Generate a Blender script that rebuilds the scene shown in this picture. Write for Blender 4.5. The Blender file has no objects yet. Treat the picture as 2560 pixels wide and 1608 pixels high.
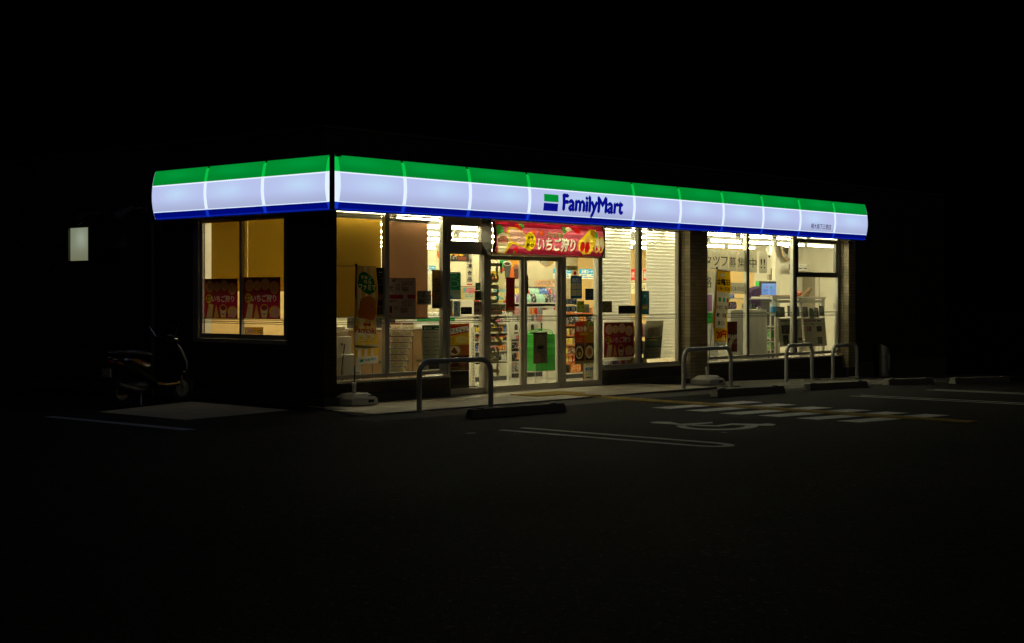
import bpy, bmesh, math, random
import numpy as np
from mathutils import Vector
random.seed(7); RNG = np.random.default_rng(5)
sc = bpy.context.scene
COL = sc.collection
R = math.radians

# ------------------------------------------------------------------ camera, sky, exposure
cd = bpy.data.cameras.new("camera"); cam = bpy.data.objects.new("camera", cd); COL.objects.link(cam); sc.camera = cam
CX, CY, CZ, CF, CV = -14.137, -16.037, 1.6, 3724.6, 741.6
TH = R(48.238)
cam.location = (CX, CY, CZ); cam.rotation_euler = (R(90), 0, -TH)
cd.sensor_width = 36.0; cd.lens = CF / 2560 * 36; cd.shift_y = -(804 - CV) / 2560
cd.clip_end = 2000; cd.clip_start = 0.1
world = bpy.data.worlds.new("World"); sc.world = world; world.use_nodes = True
wn = world.node_tree; bg = wn.nodes["Background"]
sky = wn.nodes.new("ShaderNodeTexSky"); sky.sky_type = 'NISHITA'; sky.sun_disc = False
sky.sun_elevation = R(-9.0); sky.sun_rotation = R(200)
wn.links.new(sky.outputs[0], bg.inputs[0]); bg.inputs[1].default_value = 0.10
sun = bpy.data.lights.new("street_glow", 'SUN'); sun.energy = 0.03; sun.angle = R(20); sun.color = (1.0, .93, .8)      # the faint glow of the street behind the camera
so_ = bpy.data.objects.new("street_glow", sun); COL.objects.link(so_); so_.rotation_euler = Vector((.30, .78, -.55)).to_track_quat('-Z', 'Y').to_euler()
vs = sc.view_settings; vs.view_transform = 'Standard'; vs.look = 'None'; vs.exposure = 0.0; vs.gamma = 1.0; vs.use_curve_mapping = False
cy = sc.cycles
cy.max_bounces = 9; cy.diffuse_bounces = 4; cy.glossy_bounces = 3; cy.transmission_bounces = 4; cy.transparent_max_bounces = 28
cy.caustics_reflective = False; cy.caustics_refractive = False; cy.sample_clamp_indirect = 3.0; cy.use_denoising = True
LAMP = (1.0, 0.91, 0.56); LAMP_STRENGTH = 74.0

# ------------------------------------------------------------------ real positions of points seen in the photograph, on a named plane
_s, _c = math.sin(TH), math.cos(TH)
def ray(u, v):
    k = (u - 1280) / CF; m = (CV - v) / CF
    return Vector((_s + k * _c, _c - k * _s, m))
CO = Vector((CX, CY, CZ))
def on(u, v, ax, val):
    d = ray(u, v); return CO + d * ((val - CO[ax]) / d[ax])
GY = 0.70
def F(u, v, y=GY): return on(u, v, 1, y)          # on a plane parallel to the shop front
def S(u, v, x=0.2): return on(u, v, 0, x)         # on a plane parallel to the side wall
def gz(x):                                        # the lot falls away gently to the right
    return -0.02 - (0.0 if x < 4 else (0.0014 * (x - 4) ** 2 if x < 14 else 0.14 + 0.028 * (x - 14)))
def G(u, v, lift=0.0):
    d = ray(u, v); p = on(u, v, 2, -0.02)
    for _ in range(40):
        p = on(u, v, 2, gz(min(p.x, 40)) + lift)
    return p

# ------------------------------------------------------------------ materials
def lin(c):
    return tuple((x / 255 / 12.92) if x / 255 <= 0.04045 else ((x / 255 + 0.055) / 1.055) ** 2.4 for x in c)
MATS = {}
def mat(name, rgb=(.5, .5, .5), rough=.6, metal=0.0, var=0.12, scale=6.0, bump=0.0, bscale=40.0, spec=.5, trans=0.0, coat=0.0):
    if name in MATS: return MATS[name]
    m = bpy.data.materials.new(name); m.use_nodes = True; nt = m.node_tree; N = nt.nodes; L = nt.links
    b = N["Principled BSDF"]; b.inputs["Roughness"].default_value = rough; b.inputs["Metallic"].default_value = metal
    b.inputs["Specular IOR Level"].default_value = spec; b.inputs["Coat Weight"].default_value = coat
    tc = N.new("ShaderNodeTexCoord"); no = N.new("ShaderNodeTexNoise"); no.inputs["Scale"].default_value = scale; no.inputs["Detail"].default_value = 6
    L.new(tc.outputs["Object"], no.inputs["Vector"])
    mx = N.new("ShaderNodeMix"); mx.data_type = 'RGBA'
    mx.inputs[6].default_value = (*[max(0, x * (1 - var * 1.4)) for x in rgb], 1); mx.inputs[7].default_value = (*[min(1, x * (1 + var)) for x in rgb], 1)
    L.new(no.outputs["Fac"], mx.inputs[0]); L.new(mx.outputs[2], b.inputs["Base Color"])
    if bump:
        n2 = N.new("ShaderNodeTexNoise"); n2.inputs["Scale"].default_value = bscale; n2.inputs["Detail"].default_value = 4
        L.new(tc.outputs["Object"], n2.inputs["Vector"])
        bp = N.new("ShaderNodeBump"); bp.inputs["Strength"].default_value = bump; bp.inputs["Distance"].default_value = .01
        L.new(n2.outputs["Fac"], bp.inputs["Height"]); L.new(bp.outputs[0], b.inputs["Normal"])
    if trans:
        tr = N.new("ShaderNodeBsdfTranslucent"); L.new(mx.outputs[2], tr.inputs[0])
        ms = N.new("ShaderNodeMixShader"); ms.inputs[0].default_value = trans
        L.new(b.outputs[0], ms.inputs[1]); L.new(tr.outputs[0], ms.inputs[2]); L.new(ms.outputs[0], N["Material Output"].inputs[0])
    MATS[name] = m; return m
def emit_mat(name, rgb, strength=1.0, rgb2=None, scale=1.2):
    m = bpy.data.materials.new(name); m.use_nodes = True; nt = m.node_tree; N = nt.nodes; L = nt.links
    b = N["Principled BSDF"]; b.inputs["Base Color"].default_value = (*[x * .25 for x in rgb], 1); b.inputs["Roughness"].default_value = .25
    b.inputs["Emission Strength"].default_value = strength; b.inputs["Emission Color"].default_value = (*rgb, 1)
    if rgb2:
        tc = N.new("ShaderNodeTexCoord"); no = N.new("ShaderNodeTexNoise"); no.inputs["Scale"].default_value = scale; no.inputs["Detail"].default_value = 2
        mx = N.new("ShaderNodeMix"); mx.data_type = 'RGBA'; mx.inputs[6].default_value = (*rgb, 1); mx.inputs[7].default_value = (*rgb2, 1)
        rp = N.new("ShaderNodeMapRange"); rp.inputs[1].default_value = .38; rp.inputs[2].default_value = .68
        L.new(tc.outputs["Object"], no.inputs["Vector"]); L.new(no.outputs["Fac"], rp.inputs[0]); L.new(rp.outputs[0], mx.inputs[0]); L.new(mx.outputs[2], b.inputs["Emission Color"])
    MATS[name] = m; return m
def print_mat(name, trans=.35, rough=.5, clear=0.0):
    m = bpy.data.materials.new(name); m.use_nodes = True; nt = m.node_tree; N = nt.nodes; L = nt.links
    b = N["Principled BSDF"]; b.inputs["Roughness"].default_value = rough; b.inputs["Specular IOR Level"].default_value = .3
    a = N.new("ShaderNodeAttribute"); a.attribute_name = "Col"
    tr = N.new("ShaderNodeBsdfTranslucent"); ms = N.new("ShaderNodeMixShader"); ms.inputs[0].default_value = trans
    L.new(a.outputs["Color"], b.inputs["Base Color"]); L.new(a.outputs["Color"], tr.inputs[0])
    L.new(b.outputs[0], ms.inputs[1]); L.new(tr.outputs[0], ms.inputs[2])
    out = ms
    if clear:
        tp = N.new("ShaderNodeBsdfTransparent"); L.new(a.outputs["Color"], tp.inputs[0])
        m2 = N.new("ShaderNodeMixShader"); m2.inputs[0].default_value = clear
        L.new(ms.outputs[0], m2.inputs[1]); L.new(tp.outputs[0], m2.inputs[2]); out = m2
    L.new(out.outputs[0], N["Material Output"].inputs[0]); MATS[name] = m; return m
def glass_mat(name, tint=(.965, .98, .96)):
    m = bpy.data.materials.new(name); m.use_nodes = True; nt = m.node_tree; N = nt.nodes; L = nt.links
    tp = N.new("ShaderNodeBsdfTransparent"); tp.inputs[0].default_value = (*tint, 1)
    gl = N.new("ShaderNodeBsdfGlossy"); gl.inputs["Roughness"].default_value = .015
    lw = N.new("ShaderNodeLayerWeight"); lw.inputs[0].default_value = .5
    pw = N.new("ShaderNodeMath"); pw.operation = 'POWER'; pw.inputs[1].default_value = 5; L.new(lw.outputs["Facing"], pw.inputs[0])
    fr = N.new("ShaderNodeMath"); fr.operation = 'MULTIPLY_ADD'; fr.inputs[1].default_value = .9; fr.inputs[2].default_value = .035; L.new(pw.outputs[0], fr.inputs[0])
    ms = N.new("ShaderNodeMixShader"); L.new(fr.outputs[0], ms.inputs[0]); L.new(tp.outputs[0], ms.inputs[1]); L.new(gl.outputs[0], ms.inputs[2])
    N.remove(N["Principled BSDF"]); L.new(ms.outputs[0], N["Material Output"].inputs[0]); MATS[name] = m; return m
def package_mat(name, rough=.35, trans=0.0, stripe=False):
    m = bpy.data.materials.new(name); m.use_nodes = True; nt = m.node_tree; N = nt.nodes; L = nt.links
    b = N["Principled BSDF"]; b.inputs["Roughness"].default_value = rough
    oi = N.new("ShaderNodeObjectInfo"); tc = N.new("ShaderNodeTexCoord"); no = N.new("ShaderNodeTexNoise"); no.inputs["Scale"].default_value = 28; no.inputs["Detail"].default_value = 1
    ad = N.new("ShaderNodeVectorMath"); cb = N.new("ShaderNodeCombineXYZ"); L.new(oi.outputs["Random"], cb.inputs[0]); sc2 = N.new("ShaderNodeVectorMath"); sc2.operation = 'SCALE'; sc2.inputs[3].default_value = 40
    L.new(cb.outputs[0], sc2.inputs[0]); L.new(sc2.outputs[0], ad.inputs[1]); L.new(tc.outputs["Object"], ad.inputs[0]); L.new(ad.outputs[0], no.inputs["Vector"])
    rp = N.new("ShaderNodeMapRange"); rp.inputs[1].default_value = .56; rp.inputs[2].default_value = .6; L.new(no.outputs["Fac"], rp.inputs[0])
    mu = N.new("ShaderNodeMath"); mu.operation = 'MULTIPLY'; mu.inputs[1].default_value = .55; L.new(rp.outputs[0], mu.inputs[0])
    mx = N.new("ShaderNodeMix"); mx.data_type = 'RGBA'; mx.inputs[7].default_value = (.75, .72, .66, 1)
    L.new(mu.outputs[0], mx.inputs[0]); L.new(oi.outputs["Color"], mx.inputs[6]); L.new(mx.outputs[2], b.inputs["Base Color"])
    MATS[name] = m; return m
def brick_mat(name, c1, c2, mortar, bw, bh, rough=.55, rot=False, bump=.4):
    m = bpy.data.materials.new(name); m.use_nodes = True; nt = m.node_tree; N = nt.nodes; L = nt.links
    b = N["Principled BSDF"]; b.inputs["Roughness"].default_value = rough
    tc = N.new("ShaderNodeTexCoord"); sp = N.new("ShaderNodeSeparateXYZ"); cb = N.new("ShaderNodeCombineXYZ")
    L.new(tc.outputs["Object"], sp.inputs[0]); L.new(sp.outputs[1 if rot else 0], cb.inputs[0]); L.new(sp.outputs[2], cb.inputs[1])
    br = N.new("ShaderNodeTexBrick"); br.inputs["Scale"].default_value = 1; br.inputs["Brick Width"].default_value = bw; br.inputs["Row Height"].default_value = bh
    br.inputs["Mortar Size"].default_value = .005; br.inputs["Color1"].default_value = (*c1, 1); br.inputs["Color2"].default_value = (*c2, 1); br.inputs["Mortar"].default_value = (*mortar, 1)
    L.new(cb.outputs[0], br.inputs["Vector"]); L.new(br.outputs[0], b.inputs["Base Color"])
    bp = N.new("ShaderNodeBump"); bp.inputs["Strength"].default_value = bump; bp.inputs["Distance"].default_value = .01; bp.invert = True
    L.new(br.outputs["Fac"], bp.inputs["Height"]); L.new(bp.outputs[0], b.inputs["Normal"]); MATS[name] = m; return m
def tile_mat(name, rgb, var=.25, rough=.6, grain=60):
    m = bpy.data.materials.new(name); m.use_nodes = True; nt = m.node_tree; N = nt.nodes; L = nt.links
    b = N["Principled BSDF"]; b.inputs["Roughness"].default_value = rough
    oi = N.new("ShaderNodeObjectInfo"); hs = N.new("ShaderNodeHueSaturation"); mr = N.new("ShaderNodeMapRange"); mr.inputs[3].default_value = 1 - var; mr.inputs[4].default_value = 1 + var * .6
    L.new(oi.outputs["Random"], mr.inputs[0]); L.new(mr.outputs[0], hs.inputs["Value"])
    tc = N.new("ShaderNodeTexCoord"); no = N.new("ShaderNodeTexNoise"); no.inputs["Scale"].default_value = grain; no.inputs["Detail"].default_value = 5; L.new(tc.outputs["Object"], no.inputs["Vector"])
    mx = N.new("ShaderNodeMix"); mx.data_type = 'RGBA'; mx.inputs[6].default_value = (*[x * .75 for x in rgb], 1); mx.inputs[7].default_value = (*[min(1, x * 1.2) for x in rgb], 1)
    L.new(no.outputs["Fac"], mx.inputs[0]); L.new(mx.outputs[2], hs.inputs["Color"]); L.new(hs.outputs[0], b.inputs["Base Color"])
    bp = N.new("ShaderNodeBump"); bp.inputs["Strength"].default_value = .25; bp.inputs["Distance"].default_value = .004; L.new(no.outputs["Fac"], bp.inputs["Height"]); L.new(bp.outputs[0], b.inputs["Normal"])
    MATS[name] = m; return m

def asphalt_mat():
    m = bpy.data.materials.new("asphalt"); m.use_nodes = True; nt = m.node_tree; N = nt.nodes; L = nt.links
    b = N["Principled BSDF"]; b.inputs["Roughness"].default_value = .85; b.inputs["Specular IOR Level"].default_value = .12
    tc = N.new("ShaderNodeTexCoord")
    n1 = N.new("ShaderNodeTexNoise"); n1.inputs["Scale"].default_value = .55; n1.inputs["Detail"].default_value = 7; n1.inputs["Roughness"].default_value = .65
    n2 = N.new("ShaderNodeTexNoise"); n2.inputs["Scale"].default_value = 26; n2.inputs["Detail"].default_value = 6; n2.inputs["Roughness"].default_value = .75
    vo = N.new("ShaderNodeTexVoronoi"); vo.inputs["Scale"].default_value = 85
    for n in (n1, n2, vo): L.new(tc.outputs["Object"], n.inputs["Vector"])
    r1 = N.new("ShaderNodeValToRGB"); r1.color_ramp.elements[0].position = .3; r1.color_ramp.elements[0].color = (.003, .003, .0031, 1); r1.color_ramp.elements[1].position = .72; r1.color_ramp.elements[1].color = (.014, .0138, .013, 1)
    L.new(n1.outputs["Fac"], r1.inputs[0])
    r2 = N.new("ShaderNodeMapRange"); r2.inputs[1].default_value = .57; r2.inputs[2].default_value = .66; r2.inputs[3].default_value = 0; r2.inputs[4].default_value = .65; L.new(n2.outputs["Fac"], r2.inputs[0])
    mx = N.new("ShaderNodeMix"); mx.data_type = 'RGBA'; mx.inputs[7].default_value = (.20, .19, .175, 1); L.new(r2.outputs[0], mx.inputs[0]); L.new(r1.outputs[0], mx.inputs[6]); L.new(mx.outputs[2], b.inputs["Base Color"])
    bp = N.new("ShaderNodeBump"); bp.inputs["Strength"].default_value = .9; bp.inputs["Distance"].default_value = .012; L.new(vo.outputs["Distance"], bp.inputs["Height"]); L.new(bp.outputs[0], b.inputs["Normal"])
    MATS["asphalt"] = m; return m
def paint_mat(name, rgb):
    m = mat(name, rgb, .7, var=.1, scale=3); nt = m.node_tree; N = nt.nodes; L = nt.links      # worn road paint: the asphalt shows through
    b = N["Principled BSDF"]; tc = N.new("ShaderNodeTexCoord"); no = N.new("ShaderNodeTexNoise"); no.inputs["Scale"].default_value = 45; no.inputs["Detail"].default_value = 6
    L.new(tc.outputs["Object"], no.inputs["Vector"]); mr = N.new("ShaderNodeMapRange"); mr.inputs[1].default_value = .6; mr.inputs[2].default_value = .72; L.new(no.outputs["Fac"], mr.inputs[0])
    src = b.inputs["Base Color"].links[0].from_socket; mx = N.new("ShaderNodeMix"); mx.data_type = 'RGBA'; mx.inputs[7].default_value = (.05, .05, .048, 1)
    L.new(mr.outputs[0], mx.inputs[0]); L.new(src, mx.inputs[6]); L.new(mx.outputs[2], b.inputs["Base Color"]); return m

asphalt = asphalt_mat()
concrete = mat("concrete", (.24, .23, .20), .85, var=.3, scale=5, bump=.3, bscale=60)
slab_m = mat("window_lit_concrete", (.36, .34, .28), .9, var=.3, scale=3, bump=.25, bscale=70)
white_paint = paint_mat("white_road_paint", (.84, .84, .79)); blue_paint = paint_mat("pale_blue_road_paint", (.25, .3, .42))
tac_m = mat("tactile_yellow", (.66, .47, .10), .7, var=.25, scale=8)
pave_m = tile_mat("pavement_tile", (.64, .58, .46), .18, .55, 30)
facade_tile = tile_mat("facade_tile", (.50, .43, .30), .18, .5, 45)
mortar_m = mat("mortar", (.10, .09, .07), .9)
dark_tile_x = brick_mat("dark_wall_tile", (.085, .06, .042), (.06, .042, .03), (.03, .024, .02), .227, .066)
dark_tile_y = brick_mat("dark_wall_tile_side", (.085, .06, .042), (.06, .042, .03), (.03, .024, .02), .227, .066, rot=True)
dark_conc = mat("dark_plinth", (.10, .095, .085), .85, var=.3, bump=.2)
roof_m = mat("dark_metal_cladding", (.045, .043, .045), .6, var=.15)
alu = mat("grey_aluminium", (.64, .61, .54), .42, .1, var=.08); alu_dark = mat("bronze_aluminium", (.13, .125, .11), .42, .2, var=.1)
alu_light = mat("pale_aluminium", (.72, .70, .63), .4, .1, var=.06)
glass = glass_mat("window_glass")
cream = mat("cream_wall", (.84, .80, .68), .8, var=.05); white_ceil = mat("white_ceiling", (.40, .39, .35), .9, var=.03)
orange_wall = mat("orange_wall", (.80, .56, .25), .8, var=.05); floor_m = mat("shop_floor", (.55, .53, .46), .25, var=.08, scale=2)
white_m = mat("white_plastic", (.78, .77, .73), .45, var=.05); offwhite = mat("offwhite_metal", (.66, .63, .55), .45, var=.08)
black_m = mat("black_plastic", (.02, .02, .022), .4, var=.2); dgrey = mat("dark_grey_plastic", (.06, .06, .062), .5, var=.15)
wood = mat("brown_board", (.23, .135, .055), .6, var=.2, scale=4); panel_brown = mat("dark_brown_panel", (.05, .035, .025), .6)
steel = mat("brushed_steel", (.62, .62, .60), .30, .65, var=.15, scale=12); steel_pipe = mat("grey_painted_pipe", (.60, .61, .59), .3, .1, var=.12, scale=9, coat=.3)
green_p = tile_mat("green_basket_plastic", (.035, .50, .05), .35, .4, 12); green_d = mat("dark_green_plastic", (.01, .25, .06), .45)
red_m = mat("red_print", (.55, .03, .02), .5); blue_m = mat("blue_print", (.03, .25, .6), .5); yellow_m = mat("yellow_print", (.8, .6, .03), .5)
paper_m = mat("paper_white", (.72, .70, .62), .7, var=.05, trans=.3); amber_side = mat("amber_side_blind", (.68, .39, .03), .8, var=.05, scale=2, trans=.20); amber_blind = mat("amber_roller_blind", (.64, .37, .04), .8, var=.05, scale=2, trans=.11)
brown_blind = mat("terracotta_roller_blind", (.60, .30, .15), .8, var=.05, scale=2, trans=.11)
sheer = mat("sheer_blind", (.85, .83, .76), .8, var=.03, trans=.62); band_m = mat("blind_band", (.88, .86, .78), .8, var=.03, trans=.90)
poster_m = print_mat("printed_poster", .095); banner_m = print_mat("backlit_banner_film", .26, .3, .012); thin_m = print_mat("thin_paper", .30); flag_m = print_mat("flag_cloth", .55, .8); board_m = print_mat("printed_board", 0.0)
ink_black, ink_white, ink_red, ink_green, ink_blue = (14, 14, 14), (238, 234, 222), (165, 18, 22), (60, 160, 60), (30, 110, 175)
ink_grey = mat("olive_window_film", (.38, .34, .20), .7, var=.05, trans=.045)
stripe_g = mat("green_window_stripe", (.05, .12, .03), .6); stripe_k = mat("dark_window_stripe", (.03, .03, .025), .6)
tube_m = emit_mat("fluorescent_tube", LAMP, LAMP_STRENGTH)
pk = package_mat("package_print"); pk_clear = package_mat("glossy_package", .18)

def panel_glow(name, edge, mid, low, spread=(1.0, 1.0)):
    """backlit acrylic: tubes inside make each panel brightest in its middle, weakest along its lower edge"""
    m = bpy.data.materials.new(name); m.use_nodes = True; nt = m.node_tree; N = nt.nodes; L = nt.links; b = N["Principled BSDF"]
    b.inputs["Base Color"].default_value = (*[x * .3 for x in edge], 1); b.inputs["Roughness"].default_value = .22; b.inputs["Emission Strength"].default_value = 1
    tc = N.new("ShaderNodeTexCoord"); sp = N.new("ShaderNodeSeparateXYZ"); L.new(tc.outputs["Generated"], sp.inputs[0])
    oi = N.new("ShaderNodeObjectInfo"); no = N.new("ShaderNodeTexNoise"); no.inputs["Scale"].default_value = 2.2; no.inputs["Detail"].default_value = 3; L.new(tc.outputs["Object"], no.inputs["Vector"])
    def M(op, a, b_):
        n = N.new("ShaderNodeMath"); n.operation = op
        for k, q in enumerate((a, b_)):
            if q is None: continue
            if isinstance(q, (int, float)): n.inputs[k].default_value = q
            else: L.new(q, n.inputs[k])
        return n.outputs[0]
    mr = N.new("ShaderNodeMapRange"); mr.inputs[3].default_value = .35; mr.inputs[4].default_value = .65; L.new(oi.outputs["Random"], mr.inputs[0])
    dx = M('MULTIPLY', M('SUBTRACT', sp.outputs[AX], mr.outputs[0]), 2.3); dz = M('MULTIPLY', M('SUBTRACT', sp.outputs[2], .66), 2.2)
    r2 = M('ADD', M('MULTIPLY', dx, dx), M('MULTIPLY', dz, dz)); g = M('POWER', 2.718, M('MULTIPLY', r2, -2.6)); g = M('MULTIPLY', g, M('ADD', M('MULTIPLY', no.outputs["Fac"], .9), .45))
    m1 = N.new("ShaderNodeMix"); m1.data_type = 'RGBA'; m1.inputs[6].default_value = (*low, 1); m1.inputs[7].default_value = (*edge, 1); L.new(M('MINIMUM', M('MULTIPLY', sp.outputs[2], 2.2), 1), m1.inputs[0])
    m2 = N.new("ShaderNodeMix"); m2.data_type = 'RGBA'; m2.inputs[7].default_value = (*mid, 1); L.new(g, m2.inputs[0]); L.new(m1.outputs[2], m2.inputs[6]); L.new(m2.outputs[2], b.inputs["Emission Color"])
    MATS[name] = m; return m
AX = 0; sign_white = panel_glow("sign_white", lin((184, 194, 236)), lin((190, 216, 246)), lin((166, 175, 210))); sign_green = panel_glow("sign_green", lin((0, 138, 48)), lin((0, 150, 58)), lin((0, 128, 42)))
AX = 1; sign_white_side = panel_glow("sign_white_side", lin((184, 194, 236)), lin((190, 216, 246)), lin((166, 175, 210))); sign_green_side = panel_glow("sign_green_side", lin((0, 138, 48)), lin((0, 150, 58)), lin((0, 128, 42)))
sign_blue = emit_mat("sign_blue", lin((0, 9, 118)), 1.0); sign_lip = emit_mat("sign_lip", lin((8, 30, 150)), 1.0); rib_white = emit_mat("rib_white", lin((224, 238, 255)), 1.05); rib_green = emit_mat("rib_green", lin((10, 190, 70)), 1.0); rib_blue = emit_mat("rib_blue", lin((15, 50, 190)), 1.0)
logo_blue = emit_mat("logo_blue", lin((8, 12, 130)), 1.0); logo_green = emit_mat("logo_green", lin((0, 142, 50)), 1.0); sign_black = emit_mat("sign_black", lin((28, 28, 48)), 1.0)
lit_print = bpy.data.materials.new("lit_screen"); lit_print.use_nodes = True; b_ = lit_print.node_tree.nodes["Principled BSDF"]; a_ = lit_print.node_tree.nodes.new("ShaderNodeAttribute"); a_.attribute_name = "Col"
lit_print.node_tree.links.new(a_.outputs["Color"], b_.inputs["Emission Color"]); b_.inputs["Emission Strength"].default_value = 1.0; b_.inputs["Base Color"].default_value = (.02, .02, .02, 1); b_.inputs["Roughness"].default_value = .2

frost_m = panel_glow("frosted_lit_pane", lin((120, 126, 104)), lin((150, 158, 140)), lin((112, 113, 88)))
# ------------------------------------------------------------------ mesh and object helpers
class MB:
    def __init__(s): s.v = []; s.f = []; s.m = []
    def add(s, vs, fs, m=0):
        o = len(s.v); s.v += [tuple(v) for v in vs]; s.f += [tuple(i + o for i in f) for f in fs]; s.m += [m] * len(fs); return s
    def box(s, x0, y0, z0, x1, y1, z1, m=0):
        x0, x1 = sorted((x0, x1)); y0, y1 = sorted((y0, y1)); z0, z1 = sorted((z0, z1))
        return s.add([(x0, y0, z0), (x1, y0, z0), (x1, y1, z0), (x0, y1, z0), (x0, y0, z1), (x1, y0, z1), (x1, y1, z1), (x0, y1, z1)],
                     [(0, 3, 2, 1), (4, 5, 6, 7), (0, 1, 5, 4), (1, 2, 6, 5), (2, 3, 7, 6), (3, 0, 4, 7)], m)
    def prism(s, poly, d, m=0):                    # closed outline poly (3D points) pushed along d
        n = len(poly); d = Vector(d); a = [Vector(p) for p in poly]; b = [p + d for p in a]
        return s.add(a + b, [tuple(range(n))[::-1], tuple(range(n, 2 * n))] + [(i, (i + 1) % n, (i + 1) % n + n, i + n) for i in range(n)], m)
    def tube(s, pts, r, n=10, m=0, caps=True):
        pts = [Vector(p) for p in pts]; k = len(pts); rs = r if isinstance(r, (list, tuple)) else [r] * k; vs = []
        up = None
        for i, p in enumerate(pts):
            t = (pts[min(i + 1, k - 1)] - pts[max(i - 1, 0)]).normalized()
            if up is None: up = t.orthogonal().normalized()
            up = (up - t * up.dot(t)).normalized(); w = t.cross(up)
            vs += [p + (up * math.cos(a) + w * math.sin(a)) * rs[i] for a in [2 * math.pi * j / n for j in range(n)]]
        fs = [(i * n + j, i * n + (j + 1) % n, (i + 1) * n + (j + 1) % n, (i + 1) * n + j) for i in range(k - 1) for j in range(n)]
        if caps: fs += [tuple(range(n))[::-1], tuple(range((k - 1) * n, k * n))]
        return s.add(vs, fs, m)
    def lathe(s, prof, n=12, c=(0, 0, 0), m=0):
        vs = [(c[0] + r * math.cos(2 * math.pi * j / n), c[1] + r * math.sin(2 * math.pi * j / n), c[2] + z) for r, z in prof for j in range(n)]
        k = len(prof); fs = [(i * n + j, i * n + (j + 1) % n, (i + 1) * n + (j + 1) % n, (i + 1) * n + j) for i in range(k - 1) for j in range(n)]
        fs += [tuple(range(n))[::-1], tuple(range((k - 1) * n, k * n))]
        return s.add(vs, fs, m)
    def quad(s, a, b, c, d, m=0): return s.add([a, b, c, d], [(0, 1, 2, 3)], m)
KIDS = {}
def wloc(o):
    v = Vector((0, 0, 0))
    while o is not None: v += o.location; o = o.parent
    return v
def link(o, parent=None):
    COL.objects.link(o)
    if parent is not None:
        o.parent = parent; o.location = -wloc(parent); KIDS.setdefault(parent.name, []).append(o)
    return o
def make_mesh(name, mb, mats, smooth=False, bev=0.0, seg=2):
    me = bpy.data.meshes.new(name); me.from_pydata([tuple(v) for v in mb.v], [], mb.f)
    for m in (mats if isinstance(mats, (list, tuple)) else [mats]): me.materials.append(m)
    me.polygons.foreach_set("material_index", mb.m)
    if bev:
        bm = bmesh.new(); bm.from_mesh(me); ed = [e for e in bm.edges if len(e.link_faces) == 2 and e.calc_face_angle(0) > .6]
        bmesh.ops.bevel(bm, geom=ed, offset=bev, segments=seg, affect='EDGES', profile=.6); bm.to_mesh(me); bm.free()
    if smooth:
        bm = bmesh.new(); bm.from_mesh(me)
        for f in bm.faces: f.smooth = True
        for e in bm.edges: e.smooth = not (len(e.link_faces) == 2 and e.calc_face_angle(0) > .75)
        bm.to_mesh(me); bm.free()
    me.update(); return me
def obj(name, mb, mats, parent=None, smooth=False, bev=0.0, label=None, seg=2):
    me = mb if isinstance(mb, bpy.types.Mesh) else make_mesh(name, mb, mats, smooth, bev, seg)
    o = bpy.data.objects.new(name, me)
    if label: o["label"] = label
    return link(o, parent)
def tag(o, label, cat, group=None):
    o["label"] = label; o["category"] = cat
    if group: o["group"] = group
    return o
def thing(name, label, cat, loc=(0, 0, 0), group=None):
    o = bpy.data.objects.new(name, None); COL.objects.link(o); o.empty_display_size = .1; o.location = loc
    return tag(o, label, cat, group)
def struct(name, mb, mats, parent=None, **k):
    o = obj(name, mb, mats, parent, **k)
    if parent is None: o["kind"] = "structure"
    return o
def dup(root, loc=None, rz=None, label=None, group=None, color=None):
    def cp(o, par):
        c = o.copy(); COL.objects.link(c); c.parent = par
        if par is not None: KIDS.setdefault(par.name, []).append(c)
        for ch in KIDS.get(o.name, []): cp(ch, c)
        return c
    r = cp(root, None)
    if loc is not None: r.location = loc
    if rz is not None: r.rotation_euler = (0, 0, rz)
    if label: r["label"] = label
    if group: r["group"] = group
    if color: r.color = (*color, 1)
    return r
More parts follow.
